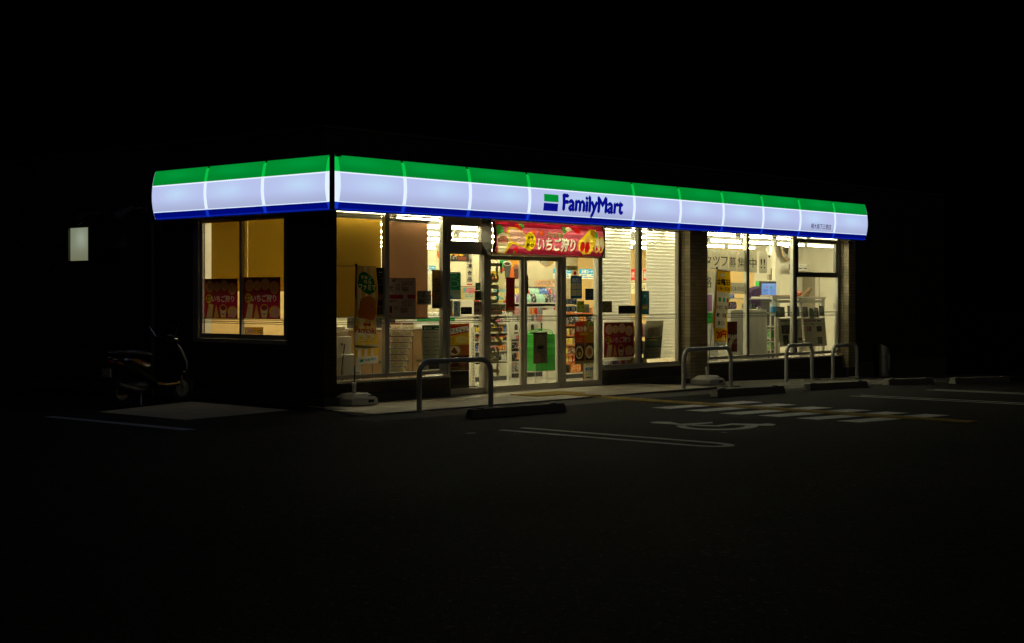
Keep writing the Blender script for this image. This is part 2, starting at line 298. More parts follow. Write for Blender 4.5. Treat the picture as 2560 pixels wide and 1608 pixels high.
# flat print: a fine grid whose cells carry the ink colours
class Canvas:
    def __init__(s, w, h, bg): s.w, s.h = int(w), int(h); s.a = np.zeros((s.h, s.w, 3), np.float32); s.a[:] = lin(bg); s.Y, s.X = np.mgrid[0:s.h, 0:s.w]; s.X = (s.X + .5) / s.w; s.Y = (s.Y + .5) / s.h
    def put(s, m, c): s.a[m] = lin(c); return s
    def rect(s, x0, y0, x1, y1, c): return s.put((s.X >= x0) & (s.X < x1) & (s.Y >= y0) & (s.Y < y1), c)
    def ell(s, x, y, rx, ry, c): return s.put(((s.X - x) / rx) ** 2 + ((s.Y - y) / ry) ** 2 < 1, c)
    def ring(s, x, y, rx, ry, c, t=.75):
        q = ((s.X - x) / rx) ** 2 + ((s.Y - y) / ry) ** 2; return s.put((q < 1) & (q > t * t), c)
    def poly(s, pts, c):
        m = np.zeros(s.X.shape, bool); n = len(pts)
        for i in range(n):
            (x1, y1), (x2, y2) = pts[i], pts[(i + 1) % n]
            m ^= ((y1 > s.Y) != (y2 > s.Y)) & (s.X < (x2 - x1) * (s.Y - y1) / ((y2 - y1) or 1e-9) + x1)
        return s.put(m, c)
    def lines(s, x0, y0, x1, y1, n, c, fill=.7):
        for i in range(n):
            ya = y0 + (y1 - y0) * i / n; yb = ya + (y1 - y0) / n * .55
            k = max(3, int((x1 - x0) * s.w / 2)); on_ = RNG.random(k) < fill; ix = np.clip(((s.X - x0) / (x1 - x0) * k).astype(int), 0, k - 1)
            s.put((s.X >= x0) & (s.X < x1 - RNG.random() * .2 * (x1 - x0)) & (s.Y >= ya) & (s.Y < yb) & on_[ix], c)
        return s
    def speck(s, x0, y0, x1, y1, cols, p=.5):
        for c in cols: s.put((s.X >= x0) & (s.X < x1) & (s.Y >= y0) & (s.Y < y1) & (RNG.random(s.X.shape) < p / len(cols)), c)
        return s
    def stripes(s, x0, y0, x1, y1, n, c):
        return s.put((s.X >= x0) & (s.X < x1) & (s.Y >= y0) & (s.Y < y1) & (((s.X - x0) / (x1 - x0) * n).astype(int) % 2 == 0), c)
    def text(s, body, x0, y0, x1, y1, c, bold=0.0, sl=0.0):
        a, fs, size = glyphs(body); m = np.zeros(s.X.shape, bool); sh = [(0, 0)] if not bold else [(-bold, 0), (bold, 0), (0, bold * .8), (0, -bold * .8)]
        T = []
        for f in fs:
            for k in range(1, len(f) - 1): T.append((f[0], f[k], f[k + 1]))
        for dx, dy in sh:
            px = x0 + (x1 - x0) * (a[:, 0] + dx / size[0]); py = y1 - (y1 - y0) * (a[:, 1] + dy / size[1]) + sl * a[:, 0]
            for i, j, k in T:
                X0, X1 = min(px[i], px[j], px[k]), max(px[i], px[j], px[k]); Y0, Y1 = min(py[i], py[j], py[k]), max(py[i], py[j], py[k])
                i0, i1 = max(0, int(X0 * s.w - .5)), min(s.w, int(X1 * s.w + 1.5)); j0, j1 = max(0, int(Y0 * s.h - .5)), min(s.h, int(Y1 * s.h + 1.5))
                if i0 >= i1 or j0 >= j1: continue
                GX, GY_ = s.X[j0:j1, i0:i1], s.Y[j0:j1, i0:i1]
                d1 = (px[j] - px[i]) * (GY_ - py[i]) - (py[j] - py[i]) * (GX - px[i]); d2 = (px[k] - px[j]) * (GY_ - py[j]) - (py[k] - py[j]) * (GX - px[j]); d3 = (px[i] - px[k]) * (GY_ - py[k]) - (py[i] - py[k]) * (GX - px[k])
                m[j0:j1, i0:i1] |= ((d1 >= 0) & (d2 >= 0) & (d3 >= 0)) | ((d1 <= 0) & (d2 <= 0) & (d3 <= 0))
        return s.put(m, c)
INK = {}
def sheet(name, cv, fn, m, parent=None):
    w, h = cv.w, cv.h; P = [fn(i / w, j / h) for j in range(h + 1) for i in range(w + 1)]
    fs = [(j * (w + 1) + i, (j + 1) * (w + 1) + i, (j + 1) * (w + 1) + i + 1, j * (w + 1) + i + 1) for j in range(h) for i in range(w)]
    me = bpy.data.meshes.new(name); me.from_pydata([tuple(p) for p in P], [], fs); me.materials.append(m)
    a = me.color_attributes.new("Col", 'FLOAT_COLOR', 'CORNER'); c = np.ones((h * w, 4, 4), np.float32); c[:, :, :3] = cv.a.reshape(-1, 1, 3); a.data.foreach_set("color", c.ravel())
    for p in me.polygons: p.use_smooth = True
    me.update(); o = bpy.data.objects.new(name, me); return link(o, parent)
TXT = {}
def glyphs(body, off=0.0):
    key = body + str(off)
    if key not in TXT:
        c = bpy.data.curves.new("t", 'FONT'); c.body = body; c.size = 1; c.offset = off; c.resolution_u = 3; o = bpy.data.objects.new("t", c); COL.objects.link(o)
        dg = bpy.context.evaluated_depsgraph_get(); me = bpy.data.meshes.new_from_object(o.evaluated_get(dg))
        n = len(me.vertices); a = np.empty(n * 3, np.float32); me.vertices.foreach_get("co", a); a = a.reshape(-1, 3)[:, :2]
        fs = [tuple(p.vertices) for p in me.polygons]; bpy.data.objects.remove(o); bpy.data.meshes.remove(me); bpy.data.curves.remove(c)
        lo, hi = a.min(0), a.max(0); TXT[key] = ((a - lo) / (hi - lo), fs, (hi - lo))
    return TXT[key]
def text(body, fn, m, parent, bold=0.0, name="lettering", off=0.0):
    """fn(s,t,d): s right 0..1, t up 0..1 over the box the writing fills, d outwards in metres."""
    a, fs, size = glyphs(body, off); mb = MB(); sh = [(0, 0)] if not bold else [(-bold, 0), (bold, 0), (0, bold * .8), (0, -bold * .8)]
    for q, (dx, dy) in enumerate(sh):
        ex, ey = dx / size[0], dy / size[1]; mb.add([fn(x + ex, y + ey, q * .0004) for x, y in a], fs)
    o = obj(name, mb, m, parent); return o

# ------------------------------------------------------------------ ground
gx = [-60, -30, -12, -4] + [x for x in np.arange(-2, 14.1, 1.0)] + [16, 20, 24]
zz = [gz(x) for x in gx] + [gz(24), gz(24), gz(24)]; gx = gx + [40, 100, 300]
gy = [-300, -80, -20, -5, 0.3, 5, 15, 60, 300]; gx = [-300] + gx; zz = [-.02] + zz
gmb = MB(); gmb.add([(x, y, z) for y in gy for x, z in zip(gx, zz)], [(j * len(gx) + i, j * len(gx) + i + 1, (j + 1) * len(gx) + i + 1, (j + 1) * len(gx) + i) for j in range(len(gy) - 1) for i in range(len(gx) - 1)])
ground = struct("ground", gmb, asphalt)

def ground_patch(name, poly, m, parent, lift=.004):
    """flat paint laid on the asphalt, following its fall"""
    mb = MB(); n = len(poly); mb.add([(x, y, gz(x) + lift) for x, y in poly], [tuple(range(n))])
    return obj(name, mb, m, parent)
def ribbon(name, left, right, m, parent, lift=.004):
    mb = MB(); n = len(left); mb.add([(x, y, gz(x) + lift) for x, y in left] + [(x, y, gz(x) + lift) for x, y in right], [(i, i + n, i + 1 + n, i + 1) for i in range(n - 1)])
    return obj(name, mb, m, parent)
# crosswalk bars
for (a, b) in [((1675, 1023), (1905, 1006)), ((1762, 1030), (1990, 1012.5)), ((1850, 1037.5), (2080, 1020)), ((1948, 1043), (2175, 1026.5)), ((2045, 1050), (2270, 1033)), ((2150, 1057), (2372, 1039))]:
    p, q = G(*a), G(*b); w = .34
    ground_patch("crosswalk_stripe", [(p.x, p.y), (q.x, q.y - .02), (q.x, q.y + w), (p.x, p.y + w)], white_paint, ground)
# U-shaped bay line at the accessible bay, and the plain double lines beside it
def u_line(x, y0, y1, half=.20, w=.12, close=True):
    L, Rr = [], []
    pts = [(x - half, y0), (x - half, y1)] + ([(x - half * math.cos(t), y1 - half * 1.6 * math.sin(t)) for t in [math.pi * i / 12 for i in range(1, 12)]] if close else []) + [(x + half, y1), (x + half, y0)]
    if not close:
        for sx in (-half, half): ground_patch("parking_line", [(x + sx - w / 2, y0), (x + sx + w / 2, y0), (x + sx + w / 2, y1), (x + sx - w / 2, y1)], white_paint, ground)
        return
    for i, p in enumerate(pts):
        a = Vector(pts[max(i - 1, 0)]); b = Vector(pts[min(i + 1, len(pts) - 1)]); t = (b - a).normalized(); n = Vector((-t.y, t.x)) * w / 2
        L.append((p[0] + n.x, p[1] + n.y)); Rr.append((p[0] - n.x, p[1] - n.y))
    ribbon("parking_line", L, Rr, white_paint, ground)
u_line(-.56, -3.9, -6.72)
p1, p2 = G(2130, 990), G(2500, 1010)
u_line(p1.x + .1, p1.y, p1.y - 3.6, .17, .09, False)
p1 = G(2320, 975); u_line(p1.x + .1, p1.y, p1.y - 3.4, .17, .09, False)
ribbon("parking_line", [(-3.4, 2.0), (-3.36, -1.08)], [(-3.24, 2.0), (-3.16, -1.1)], blue_paint, ground)
seam_m = mat("asphalt_seam", (.006, .006, .006), .95)
for pts in ([(-3.2, -3.6), (-1.6, -5.2), (-.4, -7.2), (.8, -10)], [(-2.2, -3.3), (-.9, -4.9), (-.1, -6.0), (1.6, -8.4)], [(9.0, -1.95), (6.0, -1.9), (2.0, -1.93), (-.9, -1.9)]):
    ribbon("asphalt_seam", [(x, y + .03) for x, y in pts], [(x + .01, y - .03) for x, y in pts], seam_m, ground, .003)
# wheelchair emblem: head, body, arm, leg and wheel arc, painted flat (length along the bay)
def pp(*uv): return [(G(u, v).x, G(u, v).y) for u, v in uv]
ground_patch("accessible_symbol_body", pp((1624, 1056.5), (1640, 1054.5), (1676, 1055.5), (1701, 1060.5), (1780, 1056), (1783, 1058.8), (1735, 1062.5), (1790, 1064.2), (1830, 1059.3), (1900, 1060.8), (1919, 1059.3), (1941, 1061.5), (1932, 1065.3), (1886, 1065), (1830, 1063), (1798, 1067), (1765, 1066.5), (1700, 1063.3), (1670, 1060.8), (1632, 1059)), white_paint, ground)
out_, in_ = [], []
for i in range(25):
    t = math.pi * (-.02 + 1.04 * i / 24)
    c0 = (1793, 1065.5); out_.append((G(c0[0] - 102 * math.cos(t), c0[1] + 10.8 * math.sin(t) + (0.2 if i else 0)).xy)); in_.append((G(c0[0] - 4 - 74 * math.cos(t), c0[1] + 7.6 * math.sin(t)).xy))
ribbon("accessible_symbol_wheel", out_, in_, white_paint, ground, .0045)
for (u, v, l) in [(1178, 1084, 22), (1812, 1082, 8)]:
    p = G(u, v); ground_patch("paint_scrap", [(p.x - .02 * l / 8, p.y), (p.x + .02 * l / 8, p.y - .05), (p.x + .02 * l / 8, p.y + .02), (p.x - .02 * l / 8, p.y + .06)], white_paint, ground)
# repaved trench strip in front of the barriers, concrete slab with the side window's light patch put into its pale colour
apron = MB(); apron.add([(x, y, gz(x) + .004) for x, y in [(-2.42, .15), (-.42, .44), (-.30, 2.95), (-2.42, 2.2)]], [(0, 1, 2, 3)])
struct("window_lit_slab", apron, slab_m)
mb = MB(); mb.add([(x, y, gz(x) + .004) for y in (-1.25, .46) for x in (8.01, 11, 13, 15, 18, 22)], [(i, i + 1, i + 7, i + 6) for i in range(5)])
struct("concrete_path", mb, mat("path_concrete", (.17, .16, .135), .9, var=.35, scale=2.2, bump=.25, bscale=70))
strip_m = mat("coarse_asphalt", (.075, .072, .063), .9, var=.55, scale=55, bump=.8, bscale=90)
mb = MB(); xs_ = [-.9, 2, 4, 6, 8, 9, 10, 11, 12, 14, 16]; mb.add([(x, y, gz(x) + .0025) for y in (-1.90, -1.15) for x in xs_], [(i, i + 1, i + 1 + len(xs_), i + len(xs_)) for i in range(len(xs_) - 1)]); obj("repaved_strip", mb, strip_m, ground)
# tiled pavement: bed plus every tile
bed = MB(); bed.prism([(-.52, -1.10, -.05), (8.0, -1.10, -.05), (8.0, .66, -.05), (.05, .66, -.05), (.05, .35, -.05)], (0, 0, .042))
pave = struct("tiled_pavement", bed, mortar_m)
obj("kerb_edge", MB().box(-.55, -1.145, -.06, 8.0, -1.105, 0.0), concrete, pave)
TW = .30; tm = make_mesh("tile", MB().box(-.146, -.146, -.008, .146, .146, 0), pave_m, bev=.004, seg=1)
for j in range(6):
    y = -1.10 + .15 + TW * j * .98
    for i in range(32):
        x = -.36 + TW * i
        if x - .15 < -.50 + (y + 1.0) * .36 or x > 7.9: continue
        o = bpy.data.objects.new("tile", tm); link(o, pave); o.location = (x, y, random.uniform(-.0008, .0008))
# yellow tactile paving
tb = MB().box(-.148, -.148, 0, .148, .148, .012)
for i in range(5):
    for j in range(5): tb.lathe([(.017, .012), (.012, .018)], 6, ((i - 2) * .055, (j - 2) * .055, 0))
dots = make_mesh("tactile_tile", tb, tac_m)
lb = MB().box(-.148, -.148, 0, .148, .148, .012)
for i in range(4): lb.box(-.12 + .072 * i, -.13, .012, -.12 + .072 * i + .03, .13, .018)
bars = make_mesh("tactile_tile", lb, tac_m)
tac = struct("tactile_path", MB().box(4.45, -1.09, -.006, 4.75, -.81, .001), tac_m)
for k in range(24):
    t = k / 23; o = bpy.data.objects.new("tactile_tile", bars if 1 < k < 23 else dots); link(o, tac); y = -.66 - .30 * k; x = 4.62 - .62 * max(0, t - .1)
    o.location = (x, y, .002 if y > -1.0 else gz(x) + .002)
for i in range(4):
    for j in range(2): o = bpy.data.objects.new("tactile_tile", dots); link(o, tac); o.location = (4.02 + .30 * i, -.06 - .30 * j, .002)

# ------------------------------------------------------------------ the shop building
store = thing("convenience_store", "single-storey convenience store with dark tiled walls, lit shop windows and flat roof", "building", (8, 6, 0))
XR = 20.3
def wall(name, boxes, m, par=store, **k):
    mb = MB()
    for b in boxes: mb.box(*b)
    return obj(name, mb, m, par, **k)
# side wall with two openings (window y 1.25-3.61 z .876-2.855; small window y 6.53-7.27 z 2.14-2.86)
sw = MB()
for b in [(.2, .435, -.1, .45, 1.253, 2.95), (.2, 1.253, -.1, .45, 3.607, .876), (.2, 1.253, 2.855, .45, 3.607, 2.95), (.2, 3.607, -.1, .45, 6.53, 2.95), (.2, 6.53, -.1, .45, 7.27, 2.143), (.2, 6.53, 2.86, .45, 7.27, 2.95), (.2, 7.27, -.1, .45, 13.5, 2.95)]: sw.box(*b)
obj("side_wall", sw, dark_tile_y, store)
wall("parapet", [(.2, .435, 2.952, .45, 13.5, 4.06), (.45, .435, 2.952, XR, .66, 4.06), (XR - .25, .66, 2.952, XR, 13.5, 4.06), (.45, 13.25, 2.952, XR - .25, 13.5, 4.06)], roof_m)
wall("parapet_cap", [(.17, .405, 4.06, XR + .03, .69, 4.10), (.17, .69, 4.06, .48, 13.5, 4.10)], alu_dark)
wall("roof", [(.45, .66, 3.20, XR - .25, 13.25, 3.35)], roof_m)
wall("back_wall", [(.45, 13.25, -.1, XR, 13.5, 2.95)], dark_tile_x)
wall("end_wall", [(XR - .25, .66, -.6, XR, 13.25, 2.95)], dark_tile_y)
wall("front_wall", [(15.85, .435, -.6, XR, .66, 2.95)], dark_tile_x)
wall("plinth", [(15.85, .395, -.6, XR, .433, .12)], dark_conc); wall("pillar_plinth", [(.16, .38, -.1, .47, .433, .12)], dark_conc); wall("side_plinth", [(.16, .434, -.1, .198, 13.5, .12)], dark_conc)
wall("soffit", [(.45, .10, 2.905, 15.6, .432, 2.945)], alu_light)
# tiled pillars: a core and every tile that can be seen
def pillar(x0, x1, z0, tiled=True):
    core = obj("pillar", MB().box(x0 + .008, .443, z0, x1 - .008, .75, 2.948), mortar_m, store)
    ph = .066; nh = int((2.94 - max(z0, .02)) / ph); ml = make_mesh("tile", MB().box(-.004, -.129, -.0305, .004, .129, .0305), facade_tile, bev=.003, seg=1)
    mh = make_mesh("tile", MB().box(-.004, -.0625, -.0305, .004, .0625, .0305), facade_tile, bev=.003, seg=1)
    mf = make_mesh("tile", MB().box(-.111, -.004, -.0305, .111, .004, .0305), facade_tile, bev=.003, seg=1)
    for j in range(nh):
        z = max(z0, .02) + ph * (j + .5)
        for k in range(2): o = bpy.data.objects.new("tile", mh); link(o, core); o.location = wl(core, (x0 + .004, .439 + .0655 + .132 * k + (.0 if j % 2 else .0), z))
        n = max(1, round((x1 - x0) / .228)); 
        for k in range(n): o = bpy.data.objects.new("tile", mf); link(o, core); o.location = wl(core, (x0 + (x1 - x0) * (k + .5) / n, .439, z)); o.scale = ((x1 - x0) / n / .228, 1, 1)
    return core
def wl(par, p): return Vector(p) - wloc(par)
pillar(.205, .445, .125)
pillar(9.437, 10.03, -.2); pillar(15.554, 15.86, -.4)
# low walls beneath the panes
def low_wall(x0, x1, zt, zb, yb=.60):
    obj("low_wall", MB().box(x0, yb, zb + .10, x1, .80, zt - .03), dark_tile_x, store)
    obj("wall_base", MB().box(x0, yb - .02, zb - .2, x1, .80, zb + .098), dark_conc, store)
    obj("wall_ledge", MB().box(x0, yb - .03, zt - .028, x1, .80, zt), alu, store, bev=.006)
low_wall(.448, 3.0, .335, .03); low_wall(7.05, 9.435, .30, -.02); low_wall(10.035, 15.55, .30, -.10)
# interior shell
wall("interior_floor", [(.45, .80, -.3, XR - .25, 13.25, .015), (3.0, .66, -.3, 7.0, .80, .012)], floor_m)
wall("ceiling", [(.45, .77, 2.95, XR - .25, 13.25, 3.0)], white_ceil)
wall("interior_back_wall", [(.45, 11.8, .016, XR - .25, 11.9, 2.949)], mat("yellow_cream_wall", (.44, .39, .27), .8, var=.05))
wall("interior_side_wall", [(.452, 4.3, .016, .50, 11.8, 2.949)], cream)
wall("interior_right_wall", [(19.95, .80, .016, 20.04, 5.7, 2.949)], cream); wall("interior_orange_wall", [(19.95, 5.7, .016, 20.04, 11.8, 2.949)], orange_wall)
wall("orange_partition", [(.5, 4.2, .016, 2.9, 4.3, 2.949)], orange_wall)
wall("interior_column", [(.52, 3.98, .016, .86, 4.198, 2.949)], cream)
bx0 = F(1938, 700, 4.2).x
d0, d1 = F(1951, 700, 4.2).x, F(1979, 700, 4.2).x; dt = F(1960, 686, 4.2).z
wall("office_wall", [(bx0, 4.2, .016, d0, 4.3, 2.949), (d0, 4.2, dt, d1, 4.3, 2.949), (d1, 4.2, .016, 19.95, 4.3, 2.949)], cream)
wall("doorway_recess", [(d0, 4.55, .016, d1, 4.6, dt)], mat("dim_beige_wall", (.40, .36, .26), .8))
y0, y1 = S(2005, 720, 19.95).y, S(2041, 720, 19.95).y
nd = obj("staff_door", MB().box(19.90, y1, .02, 19.949, y0, S(2020, 690, 19.95).z), mat("taupe_door", (.26, .23, .17), .6), store)
obj("door_frame", MB().box(19.88, y1 - .10, .02, 19.949, y1 - .005, 2.16), offwhite, nd)
pl = F(2043, 700, 1.6); wall("interior_pier", [(16.02, .80, .016, 16.12, 1.05, 2.949)], cream)

# shop windows ----------------------------------------------------------------
def stripes(par, x0, x1, y):
    for z, m in ((1.266, stripe_g), (1.248, stripe_g), (1.209, stripe_k), (1.181, stripe_k)): obj("window_stripe", MB().box(x0, y - .006, z - .005, x1, y - .004, z + .005), m, par)
def window(label, panes, x0, x1, zb, zt, fm=alu, yb=.66, yt=.74, mull=()):
    w = obj("shop_window", MB().box(x0, yb, zb - .06, x1, yt, zb), fm, store, bev=.004, label=label)       # sill rail
    obj("head_rail", MB().box(x0, yb, zt, x1, yt, zt + .03), fm, w); obj("head_bar", MB().box(x0, yb + .02, 2.835, x1, yt - .02, 2.85), fm, w)
    for a, b, dark in mull:
        obj("mullion", MB().box(a, yb, zb + .001, (a + b) / 2, yt, zt - .001), alu_light, w); obj("mullion", MB().box((a + b) / 2 + .001, yb + .012, zb + .001, b, yt, zt - .001), alu_dark if dark else fm, w)
    for a, b in panes:
        g = obj("pane", MB().box(a, GY - .003, zb + .001, b, GY + .003, zt - .001), glass, w); stripes(w, a, b, GY)
    return w
window("two-pane front window behind the chicken flag", [(.47, 1.64), (1.74, 2.90)], .446, 3.0, .425, 2.905, alu, mull=((.447, .47, 0), (1.64, 1.74, 0), (2.90, 2.999, 0)))
window("front window with white blinds, right of the door", [(7.03, 8.09), (8.22, 9.36)], 6.99, 9.435, .36, 2.905, alu, mull=((6.991, 7.03, 0), (8.09, 8.22, 1), (9.36, 9.434, 1)))
window("wide front window right of the tiled pillar", [(10.06, 11.76), (11.88, 13.57), (13.75, 15.46)], 10.035, 15.55, .405, 2.905, alu, mull=((10.036, 10.06, 0), (11.76, 11.88, 1), (13.57, 13.75, 1), (15.46, 15.549, 0)))
# transom frame in the last pane
tf = MB(); tf.box(13.752, .665, 2.768, 15.458, .735, 2.835); tf.box(13.752, .665, 2.02, 15.458, .735, 2.13); tf.box(13.752, .665, 2.131, 13.80, .735, 2.767); tf.box(15.40, .665, 2.131, 15.458, .735, 2.767)
obj("transom_frame", tf, alu_dark, store, bev=.006)
# entrance: fixed pane with transom, two sliding doors, fixed pane, header
en = obj("entrance_frame", MB().box(3.0, .65, 2.29, 6.99, .76, 2.36), alu, store, bev=.005)
for a, b in ((3.001, 3.06), (3.86, 3.985), (5.85, 5.97), (6.88, 6.989)): obj("jamb", MB().box(a, .645, .0, b, .765, 2.289), alu, en, bev=.004)
for a, b in ((3.001, 3.06), (3.86, 3.985), (6.88, 6.989)): obj("jamb", MB().box(a, .645, 2.361, b, .765, 2.904), alu, en)
obj("head_rail", MB().box(3.0, .65, 2.905, 6.99, .76, 2.945), alu, en)
tr = MB(); tr.box(3.061, .67, 2.361, 3.859, .75, 2.505); tr.box(3.061, .66, 2.755, 3.859, .75, 2.904); tr.box(3.061, .66, 2.506, 3.115, .75, 2.754); tr.box(3.805, .66, 2.506, 3.859, .75, 2.754)
obj("transom_frame", tr, alu, en, bev=.005); obj("pane", MB().box(3.116, GY - .003, 2.506, 3.804, GY + .003, 2.754), glass, en)
obj("pane", MB().box(3.986, .72, 2.361, 6.879, .726, 2.904), glass, en)
for a, b in ((3.061, 3.859), (5.971, 6.879)):
    obj("bottom_rail", MB().box(a, .66, .0, b, .74, .11), alu, en, bev=.004); obj("pane", MB().box(a, GY - .003, .111, b, GY + .003, 2.288), glass, en); stripes(en, a, b, GY)
obj("kick_panel", MB().box(3.062, GY + .006, .112, 3.56, GY + .03, .395), panel_brown, en)  # panel in its own plain dark brown
def door(x0, x1, label):
    d = MB(); d.box(x0, .672, .018, x1, .728, .108); d.box(x0, .672, 2.212, x1, .728, 2.285); d.box(x0, .672, .109, x0 + .065, .728, 2.211); d.box(x1 - .075, .672, .109, x1, .728, 2.211)
    o = obj("sliding_door", d, alu, store, bev=.004, label=label); obj("pane", MB().box(x0 + .066, GY - .003, .109, x1 - .076, GY + .003, 2.211), glass, o); stripes(o, x0 + .066, x1 - .076, GY)
    return o
door1 = door(3.99, 4.885, "left sliding door carrying the upright shop lettering"); door2 = door(4.90, 5.845, "right sliding door with the green baskets behind it")
# FamilyMart reading downwards on the left door
xa, xb = F(1226, 800).x, F(1255, 800).x; za, zb_ = F(1240, 658).z, F(1240, 941).z
xa -= (xb - xa) * .30
def cut_film(body, w, h, bold, fn, m, parent):
    """lettering cut from translucent window film: one layer, faces only inside the strokes"""
    c = Canvas(w, h, (0, 0, 0)); c.text(body, .0, .0, 1, 1, (255, 255, 255), bold); mk = c.a[:, :, 0] > .5; mb = MB(); ids = {}
    def vid(i, j):
        if (i, j) not in ids: ids[(i, j)] = len(mb.v); mb.v.append(tuple(fn(i / w, 1 - j / h)))
        return ids[(i, j)]
    for j in range(h):
        for i in range(w):
            if mk[j, i]: mb.f.append((vid(i, j), vid(i, j + 1), vid(i + 1, j + 1), vid(i + 1, j))); mb.m.append(0)
    return obj("lettering", mb, m, parent)
cut_film("FamilyMart", 420, 72, .03, lambda s, t: (xa + (xb - xa) * t, GY - .0045, za + (zb_ - za) * s), ink_grey, door1)

# side window -----------------------------------------------------------------
XS = .2
sf = MB()
for b in [(.21, 1.255, .878, .29, 3.605, .94), (.21, 1.255, 2.80, .29, 3.605, 2.853), (.21, 1.255, .941, .29, 1.315, 2.799), (.21, 3.47, .941, .29, 3.605, 2.799)]: sf.box(*b)
swn = obj("side_window", sf, alu, store, bev=.004, label="two-pane sliding window in the dark side wall")
for nm, ya, yb2, xx in (("sash", 1.316, 2.43, .222), ("sash", 2.37, 3.469, .252)):
    q = MB(); q.box(xx, ya, .942, xx + .028, yb2, 1.02); q.box(xx, ya, 2.765, xx + .028, yb2, 2.798); q.box(xx, ya, 1.021, xx + .028, ya + .05, 2.764); q.box(xx, yb2 - .055, 1.021, xx + .028, yb2, 2.764)
    so = obj(nm, q, alu, swn)
    obj("pane", MB().box(xx + .012, ya + .051, 1.021, xx + .017, yb2 - .056, 2.764), glass, swn)
    for z, m in ((1.262, stripe_g), (1.243, stripe_g), (1.211, stripe_k), (1.185, stripe_k)): obj("window_stripe", MB().box(xx + .006, ya + .052, z - .005, xx + .008, yb2 - .057, z + .005), m, swn)
obj("latch", MB().box(.30, 2.36, 1.50, .33, 2.40, 1.62).box(.315, 2.30, 1.54, .335, 2.365, 1.57), black_m, swn)
# small frosted window at the back of the side wall
ff = MB()
for b in [(.19, 6.532, 2.145, .28, 7.268, 2.225), (.19, 6.532, 2.80, .28, 7.268, 2.858), (.19, 6.532, 2.226, .28, 6.585, 2.799), (.19, 7.205, 2.226, .28, 7.268, 2.799)]: ff.box(*b)
fw_ = obj("frosted_window", ff, alu_dark, store, bev=.004, label="small lit frosted window at the back of the side wall"); obj("pane", MB().box(.235, 6.586, 2.226, .245, 7.204, 2.799), frost_m, fw_)
# fittings on the dark side wall
dp = MB().tube([(.15, 4.62, -.02), (.15, 4.62, 2.84)], .04, 10)
obj("downpipe", dp, alu_dark, store, smooth=True)
def floodlight(y, z, label):
    t = thing("floodlight", label, "light", (.2, y, z)); obj("mount", MB().box(.14, y - .05, z - .09, .199, y + .05, z + .09), dgrey, t, bev=.01)
    obj("arm", MB().tube([(.14, y, z), (.02, y + .02, z - .01), (-.06, y + .06, z - .02)], .016, 8), dgrey, t, smooth=True)
    obj("lamp_head", MB().tube([(-.04, y + .03, z + .02), (-.09, y + .10, z - .03), (-.2, y + .26, z - .13)], [.03, .05, .085], 14), dgrey, t, smooth=True)
floodlight(4.85, 3.06, "unlit spotlight on the side wall beside the sign end"); floodlight(6.05, 3.02, "unlit spotlight on the side wall above the hooded vent")
vh = thing("vent_hood", "dark wedge-shaped vent hood on the side wall", "vent", (.2, 5.6, 2.5))
obj("hood", MB().prism([(.195, 5.42, 2.70), (.195, 5.42, 2.42), (.0, 5.42, 2.42)], (0, .4, 0)), alu_dark, vh); obj("grille", MB().box(.03, 5.44, 2.40, .19, 5.8, 2.415), black_m, vh)

